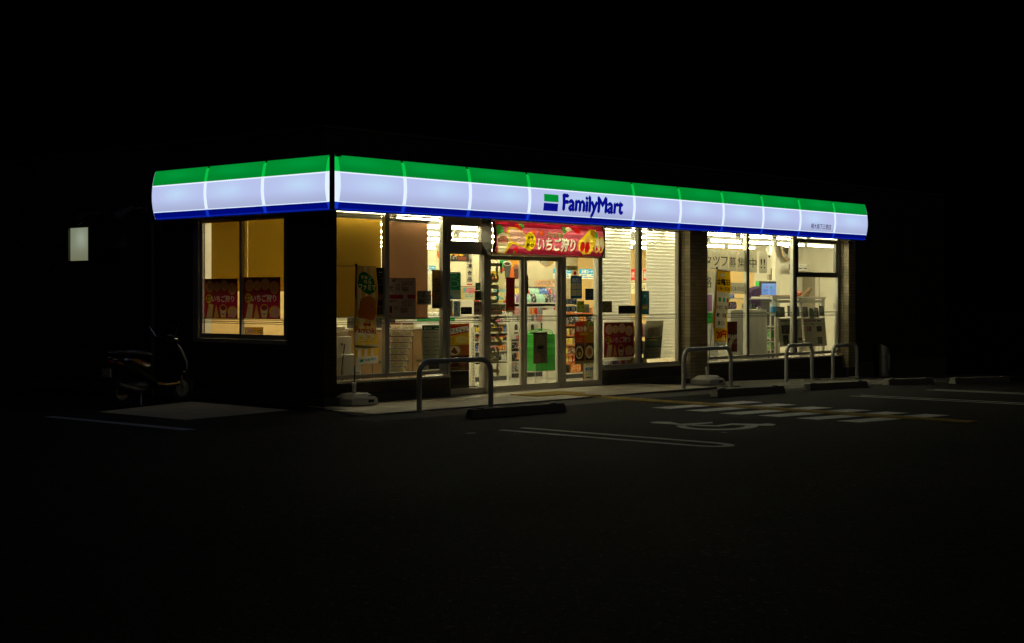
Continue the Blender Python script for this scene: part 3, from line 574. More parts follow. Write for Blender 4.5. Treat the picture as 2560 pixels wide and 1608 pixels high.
# ------------------------------------------------------------------ illuminated fascia signs
PZ = [2.847, 2.885, 2.957, 3.05, 3.17, 3.28, 3.385, 3.47, 3.56, 3.63]
PY = [.062, .042, .022, .002, -.012, -.010, 0., .014, .034, .060]
def sy(z): return float(np.interp(z, PZ, PY))
W_ = 1.4165
def fascia(name, label, a0, ribs, a1, front):
    root = thing(name, label, "shop sign", ((a0 + a1) / 2, .2, 3.2) if front else (.2, (a0 + a1) / 2, 3.2))
    def pt(a, d, z): return (a, d, z) if front else (d, a, z)
    def strip(nm, b0, b1, z0, z1, m, proud=0., n=6, par=root, th=.02):
        mb = MB(); zs = [z0 + (z1 - z0) * i / n for i in range(n + 1)]; vs = []
        for a in (b0, b1):
            vs += [pt(a, sy(z) - proud, z) for z in zs] + [pt(a, sy(z) - proud + th, z) for z in zs]
        k = 2 * (n + 1); o = n + 1
        fs = [(i, i + 1, k + i + 1, k + i) for i in range(n)] + [(o + i, k + o + i, k + o + i + 1, o + i + 1) for i in range(n)]
        fs += [(i, o + i, o + i + 1, i + 1) for i in range(n)] + [(k + i, k + i + 1, k + o + i + 1, k + o + i) for i in range(n)] + [(0, k, k + o, o), (n, o + n, k + o + n, k + n)]
        mb.add(vs, fs); return obj(nm, mb, m, par, smooth=True)
    edges = [a0] + ribs + [a1]; hw = .031
    for i in range(len(edges) - 1):
        b0 = edges[i] + (hw if i else 0); b1 = edges[i + 1] - (hw if i < len(edges) - 2 else 0)
        strip("green_panel", b0, b1, 3.392, 3.63, sign_green if front else sign_green_side); strip("white_panel", b0, b1, 2.968, 3.372, sign_white if front else sign_white_side, n=8); strip("blue_panel", b0, b1, 2.872, 2.955, sign_blue, n=3); strip("blue_lip", b0, b1, 2.85, 2.871, sign_lip, n=1)
        strip("light_seam", b0, b1, 3.373, 3.391, rib_white, .002, 1); strip("light_seam", b0, b1, 2.956, 2.967, rib_white, .002, 1)
    for a, h in [(r, hw) for r in ribs] + ([(a0 + .055, .054)]):
        r = strip("rib", a - h, a + h, 3.392, 3.60, rib_green, .006, 5); strip("rib_white_part", a - h, a + h, 2.957, 3.391, rib_white, .006, 8, r); strip("rib_blue_part", a - h, a + h, 2.852, 2.956, rib_blue, .006, 3, r)
    c = MB(); zs = PZ
    prof = [(sy(z) + .022, z) for z in zs] + [(.41, 3.63), (.41, 2.86)]
    if not front: prof = [(d if d < .3 else .195, z) for d, z in prof]
    e0 = a0 + (.10 if front else .002); c.prism([pt(e0, d, z) for d, z in prof], pt(a1 - e0 - .002, 0, 0)); obj("casing", c, alu_dark, root)
    obj("top_cap", MB().box(*pt(e0, .06, 3.634), *pt(a1, .42 if front else .195, 3.655)), dgrey, root); obj("under_trim", MB().box(*pt(a0, .085, 2.835), *pt(a1, .12, 2.8465)), alu, root)
    strip("end_cap", a1 + .001, a1 + .012, 2.86, 3.62, sign_white, -.004, 8)
    return root
fs_ = fascia("fascia_sign", "long lit green, white and blue shop sign over the front windows", .016, [W_ * i for i in (1, 2, 3, 5, 6, 7, 8, 9, 10)], W_ * 11, True)
ss_ = fascia("fascia_sign", "short lit green, white and blue sign wrapping over the side window", .05, [.168 + 1.41, .168 + 2.82], .168 + 4.23, False)
tag(obj("corner_post", MB().box(-.034, -.02, 2.84, .012, .046, 3.66), black_m, bev=.006), "black corner post between the two lit shop signs", "post")
# logo and lettering follow the bulge of the panel
def on_sign(u, v): return F(u, v, -.012)
def sign_box(u0, v0, u1, v1, n, m, par, proud=.004):
    a, b = on_sign(u0, v0), on_sign(u1, v1); x0, x1, z0, z1 = a.x, b.x, on_sign(u0, v1 - 1).z, a.z
    mb = MB(); zs = [z0 + (z1 - z0) * i / 4 for i in range(5)]
    mb.add([(x, sy(z) - proud, z) for x in (x0, x1) for z in zs], [(i, 5 + i, 6 + i, i + 1) for i in range(4)]); return obj(n, mb, m, par)
sign_box(1360, 484.7, 1396, 504.5, "logo_block", logo_green, fs_); sign_box(1359.5, 507, 1395.5, 527.5, "logo_block", logo_blue, fs_)
def curved_text(body, x0, x1, z0, z1, m, par, bold, proud=.004):
    o = text(body, lambda s, t, d: (x0 + (x1 - x0) * s, 0, z0 + (z1 - z0) * t), m, par, bold)
    bm = bmesh.new(); bm.from_mesh(o.data)
    for i in range(1, 12):
        z = z0 + (z1 - z0) * i / 12; bmesh.ops.bisect_plane(bm, geom=bm.verts[:] + bm.edges[:] + bm.faces[:], plane_co=(0, 0, z), plane_no=(0, 0, 1))
    for i, v in enumerate(bm.verts): v.co.y = sy(v.co.z) - proud
    bm.to_mesh(o.data); bm.free(); return o
la, lb_ = on_sign(1408, 510), on_sign(1556.6, 520); zc, zbse = on_sign(1412, 489.5).z, on_sign(1410, 527.5).z
desc = (zc - zbse) * .27
curved_text("FamilyMart", la.x, lb_.x, zbse - desc, zc + .02, logo_blue, fs_, .058, .005)
na, nb = on_sign(2028.5, 560), on_sign(2078.5, 568); curved_text("横大路下三栖店", na.x, nb.x, on_sign(2053, 573).z, on_sign(2053, 560).z, sign_black, fs_, .008)

# ------------------------------------------------------------------ ceiling lights
lr = thing("ceiling_light", "x y z w", "light", (0, 0, 0))
obj("tube", MB().tube([(-.60, 0, -.10), (.60, 0, -.10)], .018, 8), tube_m, lr, smooth=True)
obj("batten", MB().box(-.64, -.04, -.06, .64, .04, -.002), white_m, lr); obj("end_cap", MB().box(-.64, -.025, -.125, -.605, .025, -.061), white_m, lr); obj("end_cap", MB().box(.605, -.025, -.125, .64, .025, -.061), white_m, lr)
first = True; ORDN = ["first", "second", "third", "fourth", "fifth", "sixth", "seventh", "eighth", "ninth", "tenth", "eleventh", "twelfth", "thirteenth"]
for r_, (y, nm) in enumerate([(.95, "row nearest the windows"), (2.87, "second row behind the windows"), (4.95, "third row behind the windows"), (7.05, "fourth row behind the windows"), (9.15, "fifth row behind the windows"), (11.2, "rearmost row")]):
    for i in range(13):
        x = 1.35 + 1.40 * i + (.35 if r_ % 2 else 0)
        if x > 18.8: continue
        lb2 = f"lit fluorescent ceiling tube, {ORDN[i]} from the left in the {nm}"
        if first: lr.location = (x, y, 2.95); lr["label"] = lb2; lr["group"] = "tubes of the " + nm; first = False
        else: dup(lr, (x, y, 2.95), label=lb2, group="tubes of the " + nm)

# ------------------------------------------------------------------ blinds
def blind(label, P0, P1, zt, zb, m, axis):
    t = thing("roller_blind", label, "blind", (P0[0], P0[1], zt))
    (x0, y0), (x1, y1) = P0, P1; mb = MB(); n = 8
    d = Vector((x1 - x0, y1 - y0, 0)); nn = Vector((-d.y, d.x, 0)).normalized() * .004
    mb.add([(x0 + d.x * i / n + nn.x * math.sin(i * 1.3), y0 + d.y * i / n + nn.y * math.sin(i * 1.3), z) for z in (zt, zb) for i in range(n + 1)], [(i, i + 1, n + 2 + i, n + 1 + i) for i in range(n)])
    obj("cloth", mb, m, t, smooth=True); obj("roller", MB().tube([(x0, y0, zt + .03), (x1, y1, zt + .03)], .028, 8), offwhite, t, smooth=True); obj("hem_bar", MB().tube([(x0, y0, zb), (x1, y1, zb)], .010, 6), offwhite, t)
blind("amber roller blind drawn down in the leftmost front pane", (.50, .83), (F(952, 600, .83).x, .83), F(900, 547, .83).z, F(900, 793, .83).z, amber_blind, 0)
blind("terracotta roller blind in the second front pane", (F(966, 600, .83).x, .83), (F(1069, 600, .83).x, .83), F(1010, 556, .83).z, F(1010, 796, .83).z, brown_blind, 0)
blind("amber roller blind in the right half of the side window", (.36, 1.25), (.36, 2.40), 2.79, S(700, 727, .36).z, amber_side, 1)
blind("amber roller blind in the left half of the side window", (.36, 2.405), (.36, S(528, 600, .36).y), 2.79, S(560, 727, .36).z, amber_side, 1)
def striped_blind(label, x0, x1):
    t = thing("striped_blind", label, "blind", (x0, .82, 2.8), "white striped blinds right of the door")
    obj("sheer_cloth", MB().quad((x0, .826, .42), (x1, .826, .42), (x1, .826, 2.86), (x0, .826, 2.86)), sheer, t); m = make_mesh("slat", MB().add([(x, y, z) for x in (x0, x1) for y, z in ((.821, -.016), (.818, -.008), (.818, .008), (.821, .016))], [(0, 1, 5, 4), (1, 2, 6, 5), (2, 3, 7, 6)]), band_m)
    for j in range(39): o = bpy.data.objects.new("slat", m); link(o, t); o.location.z += .45 + .062 * j
    obj("head_box", MB().box(x0, .80, 2.862, x1, .86, 2.92), offwhite, t)
striped_blind("white striped blind in the pane next to the door", 7.02, F(1577, 700, .82).x); striped_blind("white striped blind in the pane next to the tiled pillar", F(1616, 700, .82).x, F(1690, 700, .82).x)

# ------------------------------------------------------------------ printed matter
def poster(name, label, cat, box, cv, texts=(), y=.712, m=None, group=None, slant=0.0, lean=0.0):
    u0, v0, u1, v1 = box; um, vm = (u0 + u1) / 2, (v0 + v1) / 2
    x0, x1 = F(u0, vm, y).x, F(u1, vm, y).x; z1, z0 = F(um, v0, y).z, F(um, v1, y).z
    def at(s, t, d=0.): return (x0 + (x1 - x0) * s + slant * t, y - d - lean * t, z1 + (z0 - z1) * t)
    for body, a, b, c, e, im, bold in texts: cv.text(body, a, b, c, e, im, bold)
    o = sheet(name, cv, at, m or poster_m); return tag(o, label, cat, group)
PINK, DPINK, YEL, CREAM_, LEAF, BERRY = (196, 42, 66), (160, 20, 60), (240, 205, 40), (246, 228, 190), (70, 150, 60), (205, 30, 30)
def berry_art(c, wide=False):
    if not wide:
        c.rect(0, .38, 1, 1, (190, 30, 80)); c.rect(0, .0, 1, .12, (150, 20, 30)).speck(0, 0, 1, .1, [LEAF, DPINK, (60, 100, 40)], .35)
        for x, y, rx, ry in [(.17, .2, .12, .15), (.38, .2, .11, .12), (.6, .17, .12, .14), (.84, .25, .13, .15)]:
            c.ell(x, y, rx, ry, YEL); c.ell(x, y, rx * .85, ry * .85, (245, 205, 190)); c.speck(x - rx * .6, y - ry * .6, x + rx * .6, y + ry * .6, [BERRY, CREAM_, (240, 150, 150)], .6)
        c.ell(.14, .5, .095, .115, YEL)
        c.poly([(.06, .99), (.13, .62), (.28, .64), (.24, .98)], YEL); c.poly([(.08, .98), (.15, .65), (.26, .66), (.22, .96)], CREAM_); c.speck(.12, .7, .22, .95, [BERRY], .2)
        c.poly([(.28, .99), (.36, .64), (.44, .96)], YEL); c.poly([(.30, .98), (.36, .7), (.42, .95)], (238, 190, 120))
        c.ell(.57, .73, .1, .09, YEL); c.poly([(.46, .72), (.68, .72), (.64, .97), (.5, .97)], YEL); c.poly([(.48, .74), (.66, .74), (.63, .95), (.51, .95)], CREAM_); c.ell(.57, .73, .085, .065, (150, 60, 60)); c.poly([(.5, .84), (.57, .88), (.64, .84), (.57, .91)], (90, 40, 40))
        c.ell(.85, .82, .15, .14, YEL); c.poly([(.7, .95), (.84, .68), (1, .8), (.93, .97)], (240, 170, 160)); c.speck(.75, .74, .97, .92, [(225, 120, 120), CREAM_], .5)
    return c
def ichigo(label, box, y=.712, plane='front', group=None):
    du, dv = box[2] - box[0], box[3] - box[1]; c = berry_art(Canvas(du * 1.6, dv * 1.6, PINK))
    T = [("いちご狩り", .24, .43, .90, .60, ink_red, .05), ("いちご狩り", .23, .42, .89, .585, ink_white, .04), ("新作", .08, .42, .20, .49, ink_black, .03), ("続々!", .07, .5, .21, .57, ink_black, .03), ("ファミマの", .25, .34, .5, .41, ink_green, .03)]
    if plane == 'front': return poster("strawberry_poster", label, "poster", box, c, T, y, group=group)
    x = y; ya, yb = S(box[0], (box[1] + box[3]) / 2, x).y, S(box[2], (box[1] + box[3]) / 2, x).y; um = (box[0] + box[2]) / 2; za, zb = S(um, box[1], x).z, S(um, box[3], x).z
    def at(s, t, d=0.): return (x - d, ya + (yb - ya) * s, za + (zb - za) * t)
    for body, a, b, cc, e, im, bold in T: c.text(body, a, b, cc, e, im, bold)
    return tag(sheet("strawberry_poster", c, at, poster_m), label, "poster", group)
ichigo("pink strawberry dessert poster in the left half of the side window", (511, 697, 594, 797), .285, 'side', "pink strawberry posters"); ichigo("pink strawberry dessert poster in the right half of the side window", (608, 693, 701, 798), .255, 'side', "pink strawberry posters")
ichigo("pink strawberry dessert poster low in the pane right of the doors", (1510, 806, 1584, 893), .712, group="pink strawberry posters")

def C_(box, bg, k=1.0): return Canvas(max(4, (box[2] - box[0]) * k), max(4, (box[3] - box[1]) * k), bg)
def simple(name, label, cat, box, bg, art, texts=(), y=.712, **k):
    c = C_(box, bg, k.pop("res", 1.6 if texts else 1.1)); art(c); return poster(name, label, cat, box, c, texts, y, **k)
W, K = (236, 232, 215), (25, 25, 25)
simple("poster", "tall black bread poster beside the mullion behind the chicken flag", "poster", (940.5, 669.5, 961, 793), (22, 20, 22), lambda c: (c.lines(.3, .08, .85, .38, 5, (190, 185, 175), .5), c.ell(.5, .66, .5, .14, (150, 105, 70)), c.rect(0, .66, 1, .76, (40, 28, 22)), c.speck(0, .76, 1, .9, [(120, 90, 50), (150, 90, 50)], .6), c.rect(0, .9, 1, .95, (60, 90, 60)), c.rect(0, .95, 1, 1, (200, 160, 50))))
simple("job_poster", "large pale recruitment poster on the terracotta blind", "poster", (969.5, 695, 1039, 795.5), (214, 196, 186), lambda c: (c.rect(0, 0, 1, .02, (150, 30, 40)), c.lines(.03, .19, .2, .34, 4, (80, 60, 60)), c.lines(.25, .15, .45, .35, 6, (120, 90, 85)), c.speck(.5, .22, .75, .34, [K, (140, 120, 110)], .8), c.lines(.5, .08, .95, .2, 4, (110, 80, 80)), c.rect(0, .42, 1, .52, (190, 50, 80)), c.rect(.55, .4, .7, .54, (225, 200, 190)), c.rect(.03, .7, .15, .87, (90, 60, 60)), c.speck(.45, .74, .7, .87, [K, (160, 130, 120)], .9), c.lines(.2, .7, .42, .8, 4, (120, 90, 90)), c.rect(0, .92, .1, .98, (170, 40, 50)), c.lines(.5, .55, .95, .72, 4, (150, 130, 125)), c.rect(.985, 0, 1, 1, (60, 40, 40))),
       [("HY", .14, .04, .29, .11, ink_black, .03), ("西友ガア", .03, .54, .33, .61, ink_black, .03)], .745)
simple("notice", "small pale notice overlapping the right edge of the terracotta blind", "notice", (1042.5, 727, 1078, 762), (150, 150, 140), lambda c: (c.lines(.1, .62, .95, .9, 3, (40, 40, 38)), c.ell(.5, .2, .06, .05, K)), [("サービス", .38, .3, .8, .48, ink_black, .05)], .73)
simple("collage_poster", "dark brown poster crowded with pictures next to the entrance", "poster", (1080, 674.5, 1104.5, 771.6), (70, 52, 30), lambda c: (c.speck(0, 0, 1, .22, [(150, 110, 50), (60, 40, 20), (180, 140, 60)], .9), c.speck(.05, .25, .95, .85, [(150, 130, 90), (60, 50, 40), (110, 90, 60), (40, 30, 25)], .8), c.rect(.05, .53, .95, .57, (50, 38, 25)), c.rect(.05, .38, .95, .4, (50, 38, 25)), c.rect(.05, .9, .7, .97, K)))
simple("green_notice", "tall green notice on the fixed pane left of the doors", "notice", (1119, 680.6, 1152, 748.6), (30, 110, 75), lambda c: (c.rect(.2, .03, .75, .07, (170, 200, 180)), c.lines(.1, .12, .9, .3, 4, (120, 190, 120), .5), c.ring(.5, .42, .35, .12, (110, 170, 140)), c.rect(.05, .66, .95, 1, (150, 165, 150)), c.lines(.15, .7, .9, .82, 3, (60, 80, 70)), c.poly([(.1, .95), (.3, .82), (.42, .95)], (40, 120, 170)), c.rect(.0, .96, 1, 1, (50, 110, 140))))
simple("notice", "beige text notice at the left edge of the fixed pane", "notice", (1115, 751, 1132, 792), (165, 155, 125), lambda c: c.lines(.12, .06, .9, .95, 9, (90, 82, 62)))
simple("notice", "bluish grey card between the beige notice and the black number plate", "notice", (1133.5, 753, 1151, 792), (165, 185, 185), lambda c: (c.rect(.15, .08, .6, .7, (90, 130, 150)), c.speck(.2, .12, .55, .65, [K, (200, 210, 200)], .4), c.lines(.1, .75, .9, .95, 3, (90, 100, 100))))
simple("notice", "black wide plate with a dark yellow corner on the fixed pane", "notice", (1152, 767.6, 1180, 785.6), (16, 16, 20), lambda c: (c.poly([(.02, .75), (.3, .1), (.42, .35), (.42, .75)], (60, 60, 36)), c.lines(.5, .2, .98, .8, 4, (60, 62, 90))))
simple("sticker", "small dark green emblem sticker on the fixed pane", "sticker", (1188.6, 707, 1201.6, 726), (60, 90, 55), lambda c: c.ell(.5, .5, .36, .36, (130, 150, 130)).ring(.5, .5, .36, .36, (80, 110, 80), .85))
simple("sticker", "small olive sticker with a ribbon mark on the fixed pane", "sticker", (1187, 727.5, 1203.5, 751), (66, 70, 30), lambda c: (c.ring(.5, .45, .22, .25, K, .5), c.poly([(.3, .8), (.5, .45), (.7, .8), (.5, .6)], K)))
simple("notice", "grey notice with rows of red prohibition signs on the fixed pane", "notice", (1185, 754, 1207, 786.5), (125, 110, 100), lambda c: [c.ring(x, y, .14, .12, (110, 25, 30), .6).speck(x - .07, y - .06, x + .07, y + .06, [K], .7) for x, y in [(.17, .2), (.5, .2), (.83, .2), (.17, .68), (.5, .68)]])
simple("promo_poster", "tall red, yellow and brown snack poster low on the fixed pane", "poster", (1115, 809, 1173, 927), (120, 88, 62), lambda c: (c.poly([(0, 0), (1, 0), (1, .18), (0, .28)], (205, 30, 30)), c.speck(0, 0, 1, .05, [(240, 200, 60)], .25), c.poly([(.03, .12), (.95, .05), (1, .16), (.03, .24)], (240, 235, 225)), c.poly([(0, .28), (1, .18), (1, .45), (0, .45)], (230, 190, 40)), c.ell(.68, .34, .28, .08, (240, 210, 130)), c.lines(.05, .29, .38, .44, 6, (150, 110, 30)), c.rect(0, .45, 1, .68, (150, 110, 70)), c.ell(.35, .57, .26, .1, (225, 205, 170)), c.poly([(.2, .6), (.35, .49), (.52, .62), (.4, .65)], (110, 60, 30)), c.rect(.66, .46, 1, .68, (170, 90, 40)), c.rect(0, .68, 1, 1, (62, 42, 30)), c.ell(.25, .8, .2, .1, (100, 40, 30)), c.ell(.72, .8, .2, .1, (130, 70, 40)), c.lines(.05, .92, .95, .99, 2, (160, 130, 90))),
       [("じゃんじゃん", .06, .10, .92, .2, ink_black, .03)])
simple("tall_poster", "tall narrow dark red poster on the left sliding door", "poster", (1265, 694, 1287, 781), (105, 14, 12), lambda c: (c.speck(.1, .05, .9, .45, [(135, 50, 60), (120, 30, 30)], .5), c.speck(.1, .6, .9, .9, [(150, 60, 20), (90, 10, 10)], .35), c.ell(.5, .9, .3, .06, (160, 80, 30)), c.rect(0, .95, 1, 1, (180, 160, 130))))
simple("vertical_sticker", "black vertical sticker on the left stile of the right sliding door", "sticker", (1311, 688.7, 1321, 734.5), (20, 22, 10), lambda c: (c.lines(.3, .1, .75, .3, 3, (90, 90, 60)), c.rect(.1, .29, .9, .32, (220, 215, 190)), c.lines(.3, .4, .75, .95, 6, (60, 62, 30))), y=.69)
simple("number_sticker", "clear sticker with the number 52680 high on the right fixed pane", "sticker", (1416, 665, 1443.6, 675.6), (205, 185, 110), lambda c: (c.rect(0, 0, 1, .1, (120, 105, 60)), c.rect(0, .9, 1, 1, (120, 105, 60)), c.rect(0, 0, .04, 1, (120, 105, 60)), c.rect(.96, 0, 1, 1, (120, 105, 60))), [("52680", .14, .15, .86, .85, ink_black, .0)])
simple("sticker", "small round red apple sticker below the number sticker", "sticker", (1433.4, 678, 1441, 688), (240, 225, 170), lambda c: (c.ell(.5, .5, .46, .46, (200, 25, 15)), c.rect(.6, .75, 1, 1, (90, 120, 40))))
simple("navy_poster", "navy customer notice with four cartoon panels on the right fixed pane", "poster", (1426.6, 689.7, 1454.5, 747), (22, 72, 120), lambda c: [c.rect(x, y, x + .4, y + .25, (175, 170, 140)).speck(x + .05, y + .03, x + .35, y + .24, [(120, 90, 70), (70, 60, 60), (200, 170, 120)], .6) for x in (.07, .52) for y in (.33, .62)],
       [("カスタマー", .17, .10, .84, .19, ink_white, .03), ("ハラスメント", .1, .2, .9, .29, ink_white, .03)])
simple("black_poster", "small black and navy poster at the right edge of the right fixed pane", "poster", (1463, 721.7, 1484, 750.5), (52, 56, 62), lambda c: (c.speck(.1, .4, .9, .7, [K, (80, 85, 95)], .8), c.rect(0, .7, 1, 1, (22, 34, 70)), c.lines(.2, .82, .8, .92, 1, (90, 100, 140))))
simple("shop_label", "blue label reading tobacco in white on the right fixed pane", "label", (1412.7, 748, 1441.4, 761), (20, 88, 140), lambda c: None, [("たばこ", .14, .14, .86, .86, ink_white, .05)])
simple("shop_label", "blue label reading alcohol in white below the tobacco label", "label", (1412.7, 766, 1441.4, 778.6), (20, 88, 140), lambda c: None, [("お 酒", .14, .14, .86, .86, ink_white, .05)])
simple("notice", "yellow green notice with a drawn face beside the blue labels", "notice", (1442.5, 753, 1460.7, 781), (165, 165, 40), lambda c: (c.lines(.1, .08, .9, .35, 3, (70, 72, 20)), c.ell(.5, .65, .38, .25, (185, 190, 70)), c.poly([(.15, .5), (.35, .58), (.2, .68)], K), c.poly([(.85, .5), (.65, .58), (.8, .68)], K)))
simple("notice", "pale grey notice right of the yellow green one", "notice", (1461, 760.7, 1473, 782), (180, 175, 150), lambda c: c.lines(.15, .4, .85, .9, 4, (110, 105, 90)))
simple("sushi_roll_poster", "orange and olive poster with two cut sushi rolls on the right fixed pane", "poster", (1437, 803, 1485, 909.5), (196, 60, 24), lambda c: (c.rect(.5, 0, 1, .5, (160, 120, 20)), c.rect(0, .38, .5, .52, (190, 50, 20)), c.ring(.85, .12, .17, .13, (235, 220, 190), .0), c.ell(.85, .12, .15, .11, (90, 130, 60)), c.rect(.7, .12, 1, .23, (200, 120, 90)), c.rect(.25, .27, .7, .33, (200, 150, 40)), c.lines(.08, .4, .45, .5, 3, (220, 150, 60)), c.rect(0, .52, 1, .93, (70, 28, 14)), c.rect(.5, .45, .56, .93, (150, 110, 20)), c.ell(.23, .73, .2, .15, (225, 215, 195)), c.ell(.23, .73, .15, .115, (110, 70, 40)), c.ell(.25, .77, .07, .05, (220, 170, 60)), c.ell(.76, .73, .21, .15, (225, 215, 195)), c.ell(.76, .73, .15, .11, (200, 150, 90)), c.ell(.78, .72, .06, .06, (190, 70, 40)), c.rect(0, .93, 1, 1, (160, 140, 100)), c.lines(.06, .94, .95, .99, 1, (110, 80, 50))),
       [("恵方巻", .08, .12, .62, .24, ink_white, .03)])
simple("hanging_notice", "grey notice with a cracked egg shape in front of the green baskets", "notice", (1333.5, 831, 1368.5, 909), (92, 84, 68), lambda c: (c.rect(0, 0, 1, .06, (25, 22, 18)), c.ring(.5, .33, .38, .3, (60, 56, 44), .93), c.ell(.5, .33, .33, .26, (100, 92, 70)), c.poly([(.25, .5), (.32, .38), (.4, .46), (.5, .38), (.6, .46), (.68, .38), (.76, .5), (.6, .54), (.4, .54)], (22, 20, 18)), c.lines(.05, .68, .6, .98, 5, (130, 90, 70)), c.speck(.6, .72, 1, .95, [(130, 125, 110), (60, 55, 50)], .5)), y=.688)
simple("notice", "beige lined notice on the first striped blind", "notice", (1503, 753, 1530, 781.4), (145, 135, 95), lambda c: c.lines(.06, .06, .94, .96, 7, (60, 55, 40)))
simple("notice", "black wide notice by the mullion between the striped blinds", "notice", (1546, 764, 1589, 785), (18, 20, 18), lambda c: (c.lines(.1, .25, .5, .5, 2, (50, 60, 80)), c.rect(.12, .55, .48, .85, (40, 44, 36)), c.ring(.78, .5, .14, .35, (70, 66, 50), .7)))
simple("teal_poster", "teal device poster right of the mullion on the striped blind", "poster", (1604, 727, 1623, 786.6), (26, 96, 104), lambda c: (c.ring(.45, .35, .3, .24, (70, 140, 150), .9), c.ell(.45, .22, .1, .06, (150, 180, 190)), c.rect(.0, .58, .85, .78, (130, 120, 90)), c.rect(.1, .68, .75, .73, (190, 170, 40))))
simple("leaflet_poster", "grey curled event poster at the lower right of the striped blinds", "poster", (1616, 802, 1659, 897), (138, 134, 116), lambda c: (c.poly([(0, 0), (1, 0), (1, .1), (0, .22)], (170, 165, 140)), c.speck(.15, .18, .85, .4, [K, (70, 64, 60), (120, 115, 105)], .9), c.rect(0, .41, 1, .47, K), c.lines(.05, .42, .95, .46, 1, (200, 195, 175)), c.rect(0, .47, 1, .68, (84, 104, 92)), c.rect(.28, .48, .7, .52, (170, 160, 50)), c.rect(0, .68, 1, .7, K), c.lines(.04, .74, .44, .96, 6, (80, 76, 66)), c.lines(.54, .74, .94, .96, 6, (80, 76, 66)), c.rect(.48, .7, .52, 1, (60, 56, 50))), slant=-.10, y=.73, m=thin_m)
for (u0, u1, ch, nm) in [(1757, 1780.4, "タ", "first"), (1780.9, 1801, "ッ", "second"), (1801.5, 1820.6, "フ", "third"), (1821.5, 1841.6, "募", "fourth"), (1842.5, 1865.4, "集", "fifth"), (1872.7, 1892.2, "中", "sixth"), (1897.9, 1917.4, "!!", "seventh")]:
    dv = (u0 - 1757) / 160 * 9
    simple("paper_sign", f"white sheet lettered {ch}, {nm} in the row of recruitment sheets", "paper sign", (u0, 621 + dv, u1, 675 + dv), (208, 202, 180), lambda c: None, [(ch, .2 if ch == "!!" else .08, .34, .75 if ch == "!!" else .92, .78, ink_black, .0)], m=thin_m)
simple("paper_sign", "white sheet lettered 絡 below the recruitment sheets", "paper sign", (1757, 677, 1780.4, 733.6), (208, 202, 180), lambda c: None, [("絡", .1, .25, .95, .75, ink_black, .0)], m=thin_m)
simple("paper_sign", "white sheet between the 絡 sheet and the yellow flag", "paper sign", (1781, 677.5, 1796, 734), (208, 202, 180), lambda c: None, m=thin_m)
simple("paper_sign", "white wide sheet with the phone number 504-0155", "paper sign", (1826, 707, 1862.5, 734.5), (208, 202, 180), lambda c: None, [("504-0155", .03, .35, .97, .75, ink_black, .0)], m=thin_m)
simple("ramen_poster", "dark red ramen bowl poster behind the yellow flag", "poster", (1818, 804, 1843, 880), (70, 20, 14), lambda c: (c.speck(0, 0, 1, .4, [(110, 50, 25), (50, 18, 12), (120, 70, 40)], .7), c.ell(.9, .85, .8, .42, (180, 165, 140)), c.ell(1, .9, .6, .34, (95, 30, 18)), c.speck(.5, .6, 1, 1, [(120, 50, 25)], .3), c.rect(0, .93, 1, 1, (80, 20, 14))), [("RU", .1, .42, .55, .55, ink_white, .0)])
# things printed and hung inside
simple("frozen_food_sign", "white hanging strip reading frozen food in black", "sign", (1167, 638, 1181, 716), (238, 232, 215), lambda c: (c.rect(0, .92, 1, .97, (200, 60, 50)),), [("冷", .12, .1, .92, .25, ink_black, .04), ("凍", .12, .28, .92, .43, ink_black, .04), ("食", .12, .50, .92, .65, ink_black, .04), ("品", .12, .70, .92, .85, ink_black, .04)], y=2.6, m=board_m)
simple("coffee_poster", "orange and green poster with two coffee cups behind the left door", "poster", (1250, 651, 1299, 698), (240, 165, 50), lambda c: (c.rect(0, 0, .4, .5, (30, 150, 80)), c.poly([(0, .5), (.5, .1), (.55, 1), (0, 1)], (225, 60, 30)), c.poly([(.35, 1), (.6, .3), (1, .6), (1, 1)], (235, 110, 30)), c.poly([(.16, .15), (.58, .15), (.48, .95), (.26, .95)], (70, 75, 70)), c.ell(.37, .16, .21, .13, (240, 232, 215)), c.ell(.37, .19, .16, .09, (75, 50, 35)), c.poly([(.68, .3), (1, .3), (.95, .98), (.74, .98)], (90, 50, 35)), c.speck(.68, .2, 1, .45, [(200, 170, 150), (150, 60, 50)], .8)), y=3.0, m=board_m)
for lab, bx in (("blue alcohol corner hanging sign seen past the brown blind", (1060, 664.6, 1090, 684)), ("blue alcohol corner hanging sign cut by the door post", (1383, 672, 1428, 696)), ("blue alcohol corner hanging sign at the right fixed pane", (1448, 673, 1490, 698))):
    simple("corner_sign", lab, "sign", bx, (25, 145, 200), lambda c: (c.rect(0, .5, 1, 1, (228, 224, 205)), c.lines(.05, .58, .95, .95, 2, (60, 130, 170))), [("お酒コーナー", .15, .1, .95, .42, ink_white, .05)], y=6.0, m=board_m)
simple("round_mobile", "round burger picture hanging from the ceiling left of the entrance", "sign", (1088, 609, 1113, 651), (235, 225, 200), lambda c: (c.put(((c.X - .5) / .5) ** 2 + ((c.Y - .5) / .5) ** 2 > 1, (225, 215, 180)), c.ell(.55, .6, .38, .34, (190, 110, 40)), c.ell(.6, .3, .4, .25, (190, 185, 160)), c.rect(.4, .55, 1, .62, (90, 40, 20))), y=1.6, m=board_m)
simple("coffee_sign", "black rounded hanging sign with yellow dots left of the doors", "sign", (1114, 628, 1173, 654), (40, 40, 38), lambda c: ([c.ell(x, .3, .09, .2, (240, 200, 50) if i != 1 else (230, 150, 60)) for i, x in enumerate((.2, .45, .66))], c.ring(.16, .65, .07, .2, (220, 215, 200), .5), c.rect(.52, .55, .88, .85, (150, 80, 60)), c.lines(.3, .5, .5, .8, 2, (210, 205, 190))), y=1.3, m=board_m)
